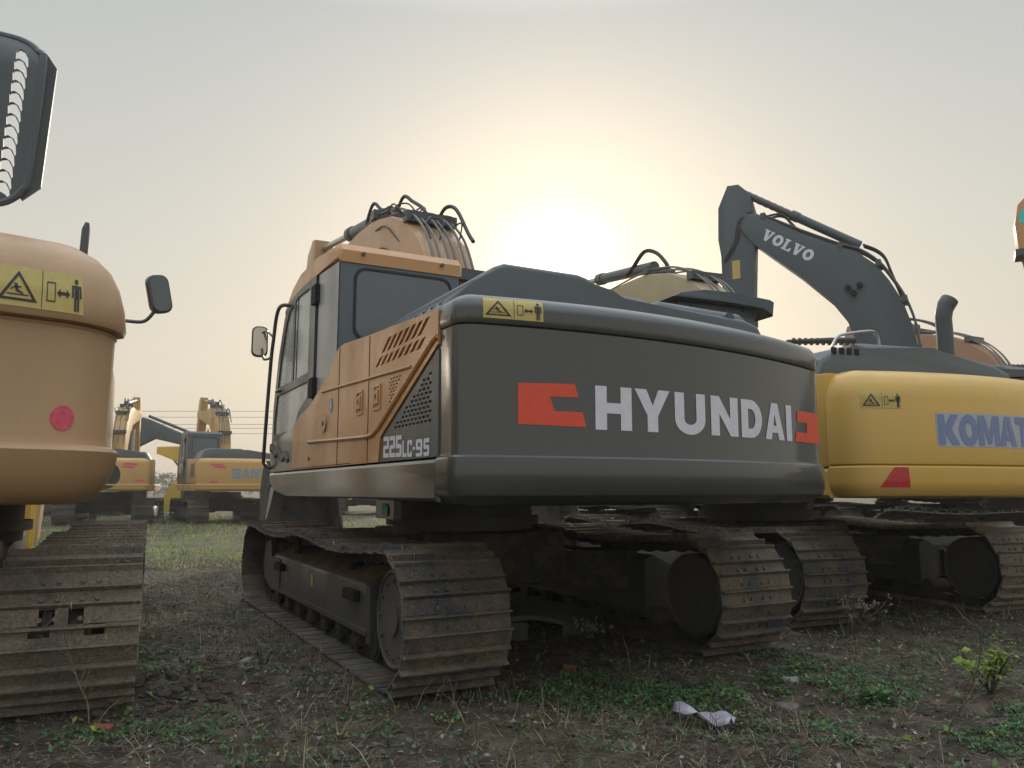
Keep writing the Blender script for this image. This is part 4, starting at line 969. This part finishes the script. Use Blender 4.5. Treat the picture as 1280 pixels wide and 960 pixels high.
def in_view(x, y, mrg=.06): return (y > 2.9) & (np.abs(x / y) < .654 + mrg)
def on_pad(x, y):
    k = np.zeros(len(x), bool)
    for cx, cy, a in PADS:
        c, s = math.cos(R(a)), math.sin(R(a)); lx = (x - cx) * c + (y - cy) * s; ly = -(x - cx) * s + (y - cy) * c
        for sd in (-1, 1): k |= (np.abs(lx) < 2.2) & (np.abs(ly - sd * GA) < .36)
    return k
def sample(n, y0, y1, dens=None):
    y = np.sqrt(rng.uniform(y0 ** 2, y1 ** 2, n)); x = rng.uniform(-.75, .75, n) * y; k = ~on_pad(x, y)
    if dens is not None: k &= rng.uniform(0, 1, n) < dens(x, y)
    return x[k], y[k]
def blades(name, x, y, ln, wd, lean, mats, probs, label, lift=0, curl=.3, z=None):
    n = len(x); a = rng.uniform(0, 2 * np.pi, n); L0 = ln * rng.uniform(.4, 1.3, n); el = rng.uniform(*lean, n)
    d = np.stack([np.cos(a) * np.cos(el), np.sin(a) * np.cos(el), np.sin(el)], 1); sd = np.stack([-np.sin(a), np.cos(a), np.zeros(n)], 1) * (wd * rng.uniform(.6, 1.4, n))[:, None]
    p = np.stack([x, y, (gz(x, y) if z is None else z) + rng.uniform(0, 1, n) * lift], 1)
    bend = rng.normal(0, curl, (n, 3)) * [1, 1, .4]
    m1 = p + d * (L0 * .5)[:, None] + bend * (L0 * .18)[:, None]; e = p + d * L0[:, None] + bend * (L0 * .6)[:, None] - np.array([0, 0, 1]) * (L0 * .12)[:, None]
    V = np.concatenate([p - sd, p + sd, m1 - sd * .8, m1 + sd * .8, e - sd * .25, e + sd * .25]); i = np.arange(n)
    F = np.concatenate([np.stack([i, i + n, i + 3 * n, i + 2 * n], 1), np.stack([i + 2 * n, i + 3 * n, i + 5 * n, i + 4 * n], 1)])
    mi = rng.choice(len(mats), n, p=probs); o = np_mesh(name, V, F, mats, np.concatenate([mi, mi])); tag(o, label, name.replace('_', ' '), kind='stuff'); return o
def patch(x, y, sc_=.9, th=.52, soft=.06, seed=21): return np.clip((fbm(x * sc_, y * sc_, 4, seed) - th) / soft, 0, 1)
xs, ys = sample(260000, 2.9, 12, lambda x, y: .22 + .78 * patch(x, y, 1.3, .42, .1, 40))
blades('dry_straw', xs, ys, .075, .0019, (-.05, .45), STR, [.16, .38, .40, .06], 'loose dry straw and dead stems lying over the dark soil', lift=.018)
xs, ys = sample(22000, 3, 14, lambda x, y: patch(x, y, 1.1, .50, .05, 60) * .9 + .04 + .5 * np.exp(-((x - 2.5) ** 2 / 1.2 + (y - 6.4) ** 2 / .8)))
blades('dead_grass', xs, ys, .17, .0020, (.5, 1.5), STR, [.22, .36, .34, .08], 'standing dead grass stems and thin twigs between the machines', curl=.5)
xs, ys = sample(70000, 11, 34, lambda x, y: .2 + .8 * patch(x, y, .35, .46, .08, 70))
blades('far_grass', xs, ys, .13, .008, (.2, 1.4), [GRN[2], GRN[0], STR[0], STR[3]], [.46, .24, .20, .10], 'thin sunlit green grass on the yard farther back', curl=.4)
def leaves(name, x, y, size, mats, probs, label, h=.05, per=5):
    n = len(x); cx = np.repeat(x, per); cy = np.repeat(y, per); N_ = n * per
    hh = np.repeat(rng.uniform(.2, 1, n) * h, per); px = cx + rng.normal(0, size * 1.4, N_); py = cy + rng.normal(0, size * 1.4, N_)
    pz = gz(px, py) + hh * rng.uniform(.3, 1, N_) + .004
    a = rng.uniform(0, 2 * np.pi, N_); s = size * rng.uniform(.5, 1.3, N_); t1 = rng.normal(0, .45, N_); t2 = rng.normal(0, .45, N_)
    u = np.stack([np.cos(a), np.sin(a), t1], 1) * s[:, None]; v = np.stack([-np.sin(a), np.cos(a), t2], 1) * (s * .62)[:, None]; p = np.stack([px, py, pz], 1)
    V = np.concatenate([p - u, p - u * .1 + v, p + u, p - u * .1 - v]); i = np.arange(N_); F = np.stack([i, i + N_, i + 2 * N_, i + 3 * N_], 1)
    mi = np.repeat(rng.choice(len(mats), n, p=probs), per); o = np_mesh(name, V, F, mats, mi); tag(o, label, name.replace('_', ' '), kind='stuff')
def gd(x, y):
    a = np.exp(-((x - .85) ** 2 / .55 + (y - 4.75) ** 2 / .12)) * 1.0 + .8 * np.exp(-((x - 1.6) ** 2 / .5 + (y - 5.2) ** 2 / .15)) + .55 * np.exp(-((x + 1.45) ** 2 / .5 + (y - 3.75) ** 2 / .10)) + .55 * np.exp(-((x - 2.3) ** 2 / 1. + (y - 4.0) ** 2 / .3)) + .2 * np.exp(-((x + .3) ** 2 / .5 + (y - 3.8) ** 2 / .12))
    return np.clip(a * (.05 + 1.5 * patch(x, y, 2.6, .47, .09, 90)), 0, 1)
xs, ys = sample(110000, 2.9, 7.5, lambda x, y: gd(x, y) * .6)
leaves('clover_patch', xs, ys, .0095, GRN, [.36, .38, .05, .21], 'low small-leaved green weeds carpeting the soil in front', h=.035, per=6)
xs, ys = sample(8000, 2.9, 8, lambda x, y: .05 + .6 * patch(x, y, 1.6, .5, .08, 33))
leaves('scattered_weeds', xs, ys, .016, GRN, [.38, .25, .10, .27], 'scattered small weed seedlings across the soil', h=.05, per=4)
xs, ys = sample(5000, 2.9, 13)
leaves('dead_leaves', xs, ys, .013, STR, [.3, .35, .2, .15], 'dead leaf scraps and chaff scattered over the soil', h=.012, per=2)
# pebbles and soil crumbs
def pebbles(n, y0, y1, s0, s1, name, mats, probs, label, dens=None):
    x, y = sample(n, y0, y1, dens); n = len(x); base = np.array([(1, 0, 0), (-1, 0, 0), (0, 1, 0), (0, -1, 0), (0, 0, 1), (0, 0, -1)], float)
    fc = np.array([(0, 2, 4), (2, 1, 4), (1, 3, 4), (3, 0, 4), (2, 0, 5), (1, 2, 5), (3, 1, 5), (0, 3, 5)])
    s = s0 + (s1 - s0) * rng.uniform(0, 1, n) ** 3
    jit = 1 + rng.uniform(-.35, .35, (n, 6, 3)); ang = rng.uniform(0, 6.28, n); B_ = base[None] * jit * np.array([1, .8, .55]) * s[:, None, None]; B_ = B_ + rng.normal(0, .15, (n, 6, 3)) * s[:, None, None]
    c, q = np.cos(ang)[:, None], np.sin(ang)[:, None]; Bx = B_[..., 0] * c - B_[..., 1] * q; By = B_[..., 0] * q + B_[..., 1] * c
    V = np.stack([Bx + x[:, None], By + y[:, None], B_[..., 2] + gz(x, y)[:, None] + s[:, None] * .2], -1).reshape(-1, 3); F = (fc[None] + (np.arange(n) * 6)[:, None, None]).reshape(-1, 3)
    mi = np.repeat(rng.choice(len(mats), n, p=probs), 8); o = np_mesh(name, V, F, mats, mi, smooth=False); tag(o, label, name.replace('_', ' '), kind='stuff')
ST = [flat('grey_stone', (.13, .125, .12), .9), flat('soil_clod', (.055, .045, .036), .95), flat('pale_stone', (.24, .23, .21), .9), flat('brick_scrap', (.20, .07, .045), .9)]
pebbles(26000, 2.9, 10, .003, .022, 'gravel', ST, [.30, .58, .09, .03], 'small stones, soil crumbs and brick scraps on the ground')
def rock(x, y, s, mat, label, group=None):
    bm = bmesh.new(); bmesh.ops.create_icosphere(bm, subdivisions=3, radius=1)
    sd = random.uniform(0, 50)
    for v in bm.verts:
        c = v.co; k = 1 + .30 * math.sin(c.x * 2.3 + sd) * math.cos(c.y * 2.9 + sd) + .14 * math.sin(c.z * 6 + sd * 2) + random.uniform(-.05, .05)
        v.co = Vector((c.x * 1.1, c.y * .9, c.z * .8)) * k * s
    me = bpy.data.meshes.new('stone'); bm.to_mesh(me); bm.free(); me.materials.append(mat)
    o = bpy.data.objects.new('stone', me); col.objects.link(o); o.location = (x, y, float(gz([x], [y])[0]) + s * .18); o.rotation_euler.z = sd
    tag(o, label, 'stone', group)
for i in range(40):
    t = random.random(); x = -1.80 + random.gauss(0, .14); y = 4.5 + random.gauss(0, .28)
    rock(x, y, random.uniform(.015, .045), ST[1], 'grey dusty clod in the heap of clods beside the near left track', 'clods heaped beside the left track')
def gp(u, v, z=0):
    F, PI = 979, R(7.64); f = Vector((0, math.cos(PI), math.sin(PI))); up = Vector((0, -math.sin(PI), math.cos(PI)))
    d = f + Vector((1, 0, 0)) * (u - 640) / F - up * (v - 480) / F; t = (z - 1.163) / d.z; return d.x * t, d.y * t
x, y = gp(305, 843); rock(x, y, .05, ST[2], 'pale flat stone lying on the straw between the two near machines')
x, y = gp(990, 860); rock(x, y, .04, ST[2], 'pale stone on the dark soil left of the big leafy weed')
x, y = gp(985, 886); rock(x, y, .05, ST[0], 'grey stone on the soil right of the white plastic scrap')
x, y = gp(712, 836); rock(x, y, .045, ST[3], 'red brick scrap behind the dark rubber slab')
x, y = gp(128, 922); rock(x, y, .05, ST[3], 'red brick scrap at the foot of the near left track')
# crumpled white plastic scrap
x, y = gp(880, 905); bm = bmesh.new()
n1, n2 = 12, 5; g_ = []
for i in range(n1):
    for j in range(n2):
        t = i / (n1 - 1); s_ = (j / (n2 - 1) - .5)
        wv = (.05 + .06 * abs(t - .45)) if t > .15 else .03 + .2 * t
        g_.append(bm.verts.new((x - .13 + .24 * t + s_ * wv * .9, y + .10 - .24 * t + s_ * wv * 1.4, float(gz([x], [y])[0]) + .06 + .022 * math.sin(t * 9 + s_ * 3) * (1 - t * .4) + .018 * math.cos(j * 2.4 + i) + random.uniform(-.006, .006))))
for i in range(n1 - 1):
    for j in range(n2 - 1): a = i * n2 + j; bm.faces.new((g_[a], g_[a + 1], g_[a + n2 + 1], g_[a + n2]))
me = bpy.data.meshes.new('plastic_scrap'); bm.to_mesh(me); bm.free(); me.materials.append(flat('white_plastic_film', (.42, .40, .47), .35))
for p in me.polygons: p.use_smooth = True
o = bpy.data.objects.new('plastic_scrap', me); col.objects.link(o); md = o.modifiers.new('s', 'SOLIDIFY'); md.thickness = .004
tag(o, 'crumpled white plastic scrap lying on the green weeds in front', 'litter')
# dark rubber slab behind the left track of the middle machine
m = MB(); pts = []
for i in range(13):
    t = i / 12; pts.append((-.10 + .80 * t, 6.20 + .22 * t, .17 + .035 * math.sin(t * 5) - .05 * t))
for a, b in zip(pts, pts[1:]):
    pass
bm = m.bm; rows = []
for p in pts: rows.append([bm.verts.new((p[0] + d * .1, p[1] + d * .34, p[2] + dz + .05 * d)) for d, dz in ((0, 0), (1, .02), (1, -.012), (0, -.035))])
for a, b in zip(rows, rows[1:]):
    for j in range(4): bm.faces.new((a[j], a[(j + 1) % 4], b[(j + 1) % 4], b[j]))
bm.faces.new(rows[0]); bm.faces.new(rows[-1])
m.box((-.05, 6.22, 0), (.12, 6.5, .14)); m.box((.4, 6.36, -.02), (.62, 6.6, .10))
thing_mesh(m, 'rubber_slab', paint('dusty_rubber', (.05, .052, .055), .5, .3), 'dark curved rubber slab on the ground behind the left track of the middle machine', 'slab', smooth=60)

# ------------------------------------------------------------------ single weeds
def weed(x, y, h, n, leaf, gm, label, name='weed', up=.6, stems=3, flowers=False, cat='plant', sm=None):
    root = empty(name, (x, y, float(gz([x], [y])[0]))); tag(root, label, cat)
    st = MB(); V = []; F = []
    for s_ in range(stems):
        a = random.uniform(0, 6.28); pts = []; q = Vector((0, 0, -.01)); d = Vector((math.cos(a) * .8, math.sin(a) * .8, 1.2)).normalized()
        for k in range(7):
            pts.append(q.copy()); q = q + d * h / 6 * random.uniform(.8, 1.15); d = (d + Vector((random.gauss(0, .16), random.gauss(0, .16), random.uniform(-.05, .1)))).normalized()
        st.tube(pts, [.004 + h * .004, .0015], 5)
        for k in range(n // stems):
            t = random.uniform(.15, 1) ** up; i = min(5, int(t * 6)); p = pts[i].lerp(pts[i + 1], t * 6 - i if t < 1 else 1)
            b_ = random.uniform(0, 6.28); o_ = Vector((math.cos(b_), math.sin(b_), random.uniform(-.1, .8))).normalized(); L0 = leaf * random.uniform(.5, 1.2)
            if flowers:
                p2 = p + o_ * L0 * 4; st.tube([p, p2], .0012, 4); p = p2; o_ = Vector((0, 0, 1)); 
                for w_ in range(3):
                    c_ = p + Vector((random.gauss(0, .01), random.gauss(0, .01), random.gauss(0, .01))); e = L0 * .7
                    b0 = len(V); V += [c_ + Vector(v) * e for v in ((1, 0, 0), (-.5, .87, 0), (-.5, -.87, 0), (0, 0, 1), (0, 0, -1))]; F += [(b0, b0 + 1, b0 + 3), (b0 + 1, b0 + 2, b0 + 3), (b0 + 2, b0, b0 + 3), (b0 + 1, b0, b0 + 4), (b0 + 2, b0 + 1, b0 + 4), (b0, b0 + 2, b0 + 4)]
            else:
                sd = o_.cross(Vector((random.gauss(0, .3), random.gauss(0, .3), 1))).normalized(); e = o_ * L0 + Vector((0, 0, -.25 * L0)); md = o_ * L0 * .45 + Vector((0, 0, .05 * L0)); b0 = len(V)
                V += [p, p + md * .5 + sd * L0 * .26, p + md * 1.3 + sd * L0 * .33, p + e, p + md * 1.3 - sd * L0 * .33, p + md * .5 - sd * L0 * .26, p + md + Vector((0, 0, -.06 * L0))]
                F += [(b0, b0 + 1, b0 + 6), (b0 + 1, b0 + 2, b0 + 6), (b0 + 2, b0 + 3, b0 + 6), (b0 + 3, b0 + 4, b0 + 6), (b0 + 4, b0 + 5, b0 + 6), (b0 + 5, b0, b0 + 6)]
    st.build('stem', sm or STR[1], root, smooth=60)
    me = bpy.data.meshes.new('leaves_or_seed_heads'); me.from_pydata([tuple(v) for v in V], [], F); me.materials.append(gm); o = bpy.data.objects.new('leaves_or_seed_heads', me); col.objects.link(o); o.parent = root  # leaves on green weeds, seed heads on the dry flowering ones
SEED = leafmat('seed_fluff', (.30, .28, .24), .3)
x, y = gp(1240, 868); weed(x, y, .27, 110, .07, GRN[2], 'yellow-green leafy weed standing tall near the right edge of the foreground', 'leafy_weed', stems=9, sm=GRN[3])
x, y = gp(1098, 880); weed(x, y, .10, 40, .085, GRN[0], 'low dark green broad-leaved weed on bare soil, left of the tall yellow-green one', 'leafy_weed', stems=4, sm=GRN[3])
x, y = gp(1003, 770); weed(x, y, .72, 60, .022, SEED, 'tall dry seeded weed stalk beside the right track of the middle machine', 'dry_weed', stems=4, flowers=True)
x, y = gp(1075, 790); weed(x, y, .38, 42, .020, SEED, 'shorter dry seeded weed in front of the gap beside the yellow machine', 'dry_weed', stems=4, flowers=True)
x, y = gp(742, 800); weed(x, y, .18, 30, .016, SEED, 'small dry seeded weed under the shade behind the black counterweight', 'dry_weed', stems=4, flowers=True)
x, y = gp(330, 838); weed(x, y, .14, 18, .035, GRN[0], 'small green sprout in the straw left of the near track rollers', 'small_weed', stems=3, sm=GRN[3])
x, y = gp(548, 905); weed(x, y, .07, 10, .03, GRN[2], 'tiny yellow-green sprout on the soil in front of the left track', 'small_weed', stems=3, sm=GRN[3])
x, y = gp(205, 655); weed(x, y, .5, 60, .10, GRN[0], 'green weed clump in front of the far row on the left', 'green_clump', stems=7, sm=GRN[3])
for (u, v, h, lb) in ((113, 920, .42, 'thin bare twig standing against the near left track'), (1185, 925, .34, 'thin bare twig rising from the soil at lower right'), (1215, 880, .45, 'thin leaning twig beside the leafy yellow-green weed'), (930, 790, .5, 'bare dry stalk leaning on the right track of the middle machine'), (335, 770, .55, 'thin bare bush beside the front of the near track')):
    x, y = gp(u, v); st = MB(); a = random.uniform(0, 6.28); q = Vector((x, y, float(gz([x], [y])[0]))); pts = [q.copy()]; d = Vector((math.cos(a) * .3, math.sin(a) * .3, 1)).normalized()
    for k in range(9):
        q = q + d * h / 9; d = (d + Vector((random.gauss(0, .12), random.gauss(0, .12), 0))).normalized(); pts.append(q.copy())
        if k > 1:
            e = d + Vector((random.gauss(0, .8), random.gauss(0, .8), .2)); st.tube([q, q + e * h * .12, q + e * h * .2 + Vector((0, 0, h * .05))], [.0016, .0008], 4)
    st.tube(pts, [.0035, .0012], 5); thing_mesh(st, 'dry_twig', STR[1], lb, 'twig', smooth=60)
# straw and mud lodged on the tracks
def track_straw(cx, cy, yaw, side, n, wd=.0018):
    at, tot = track_path(); r_ = rng.uniform(0, 1, n); X_ = []; Y_ = []; Z_ = []
    for q in r_:
        s = 2 * XR + .30 * math.pi * (TH / 2) + q * (2 * XR + .5); px, pz, tx, tz = at(s); ln = math.hypot(tx, tz); nx, nz2 = -tz / ln, tx / ln
        px += nx * .045; pz += nz2 * .045; py = side * GA + random.uniform(-HW_T, HW_T); c, s_ = math.cos(R(yaw)), math.sin(R(yaw)); X_.append(cx + c * px - s_ * py); Y_.append(cy + s_ * px + c * py); Z_.append(pz)
    return np.array(X_), np.array(Y_), np.array(Z_)
for (cx, cy, yw, sd, n, lb) in ((-.442, 7.122, 118.7, 1, 1500, 'dry straw and dirt caught on the left track of the middle machine'), (-.442, 7.122, 118.7, -1, 700, 'dry straw and dirt caught on the right track of the middle machine'), (-4.272, 5.776, 114.5, -1, 1800, 'dry straw and dirt caught on the track of the near left machine'), (2.878, 9.293, 111.5, 1, 900, 'dry straw and dirt caught on the left track of the yellow machine'), (2.878, 9.293, 111.5, -1, 700, 'dry straw caught on the right track of the yellow machine')):
    a, b, c = track_straw(cx, cy, yw, sd, n); blades('lodged_straw', a, b, .075, .0017, (-.5, .5), STR, [.3, .4, .2, .1], lb, z=c, curl=.6)

# ------------------------------------------------------------------ far trees and wires
def tree(x, y, h, label, w_=.5):
    root = empty('tree', (x, y, 0)); tag(root, label, 'tree', 'hazy trees beyond the yard')
    t = MB(); t.tube([(0, 0, 0), (.1, 0, h * .3), (0, .1, h * .6), (.1, 0, h * .85)], [h * .025, h * .018, h * .006], 8, smooth_pts=2)
    cl = []
    for k in range(26):
        a = random.uniform(0, 6.28); z = h * random.uniform(.12, .85); rr = h * w_ * .9 * math.sin(math.pi * (z / h * .6 + .3)) * random.uniform(.5, 1.1); p = Vector((math.cos(a) * rr, math.sin(a) * rr, z)); cl.append((p, h * random.uniform(.12, .26)))
        t.tube([(0, 0, z * .6), p * .6 + Vector((0, 0, z * .3)), p], [h * .008, h * .002], 5)
    t.build('trunk', 'hole', root, smooth=60)
    n = 3200; ix = rng.integers(0, len(cl), n); c = np.array([tuple(q[0]) for q in cl])[ix]; r_ = np.array([q[1] for q in cl])[ix]
    d = rng.normal(0, 1, (n, 3)); d /= np.linalg.norm(d, axis=1)[:, None]; p = c + d * (r_ * rng.uniform(.4, 1.1, n))[:, None]; u = rng.normal(0, 1, (n, 3)); v = rng.normal(0, 1, (n, 3)); s = h * .018
    V = np.concatenate([p + u * s, p + v * s, p - u * s, p - v * s]); i = np.arange(n); o = np_mesh('crown', V, np.stack([i, i + n, i + 2 * n, i + 3 * n], 1), [GRN[3]]); o.parent = root
for k, (x, y, h, lb) in enumerate(((-50, 120, 3.6, 'low round hazy tree between the two far yellow machines'), (-45, 118, 3.0, 'hazy bush-like tree just right of the far yellow bucket'), (-57, 126, 4.0, 'hazy tree behind the far yellow arm'), (-62, 121, 3.4, 'hazy tree above the far black disc machine'), (-38, 122, 3.4, 'hazy tree behind the far lettered machine'))): tree(x, y, h, lb, .9)
for k, z in enumerate((13.2, 12.3, 11.2, 10.6, 9.8)):
    m = MB(); m.tube([(-150 + 30 * i, 122 + .3 * k, z + .003 * ((i - 4) * 5) ** 2 * .4) for i in range(9)], .035, 5)
    thing_mesh(m, 'power_line', 'hose', 'thin overhead wire crossing the sky low behind the far row', 'wire', 'parallel overhead wires')
# small teal sticker under the deck
hroot = [o for o in bpy.data.objects if o.name == 'excavator'][0]
m = MB(); m.plate([(.66, .965), (.665, 1.05), (.77, 1.055), (.765, 1.035), (.80, 1.03), (.79, .96)], [], lambda u, v, o: Vector((-u, .995 + o, v))); m.build('teal_sticker', 'teal', hroot)
MB().box((-.9, .93, .94), (-.5, .985, 1.08)).build('deck_bracket', 'black', hroot)
m = MB(); m.box((-5.35, 8.6, 0), (-5.22, 8.7, 1.02)); thing_mesh(m, 'yellow_post', 'yellow2', 'yellow post standing under the near left machine', 'post')

# ------------------------------------------------------------------ the haze
hm = bpy.data.materials.new('haze_air'); hm.use_nodes = True; t = hm.node_tree; t.nodes.clear(); vo = t.nodes.new('ShaderNodeVolumePrincipled'); oo = t.nodes.new('ShaderNodeOutputMaterial')
vo.inputs['Density'].default_value = .0019; vo.inputs['Color'].default_value = (.95, .93, .88, 1); vo.inputs['Anisotropy'].default_value = .15
t.links.new(vo.outputs[0], oo.inputs['Volume'])
HAZE = True
if HAZE:
    hb = MB(); hb.box((-180, -40, -1.5), (160, 145, 16)); h = hb.build('haze', hm); tag(h, kind='stuff'); h['label'] = 'thin pale haze in the air over the yard'; h['category'] = 'haze'
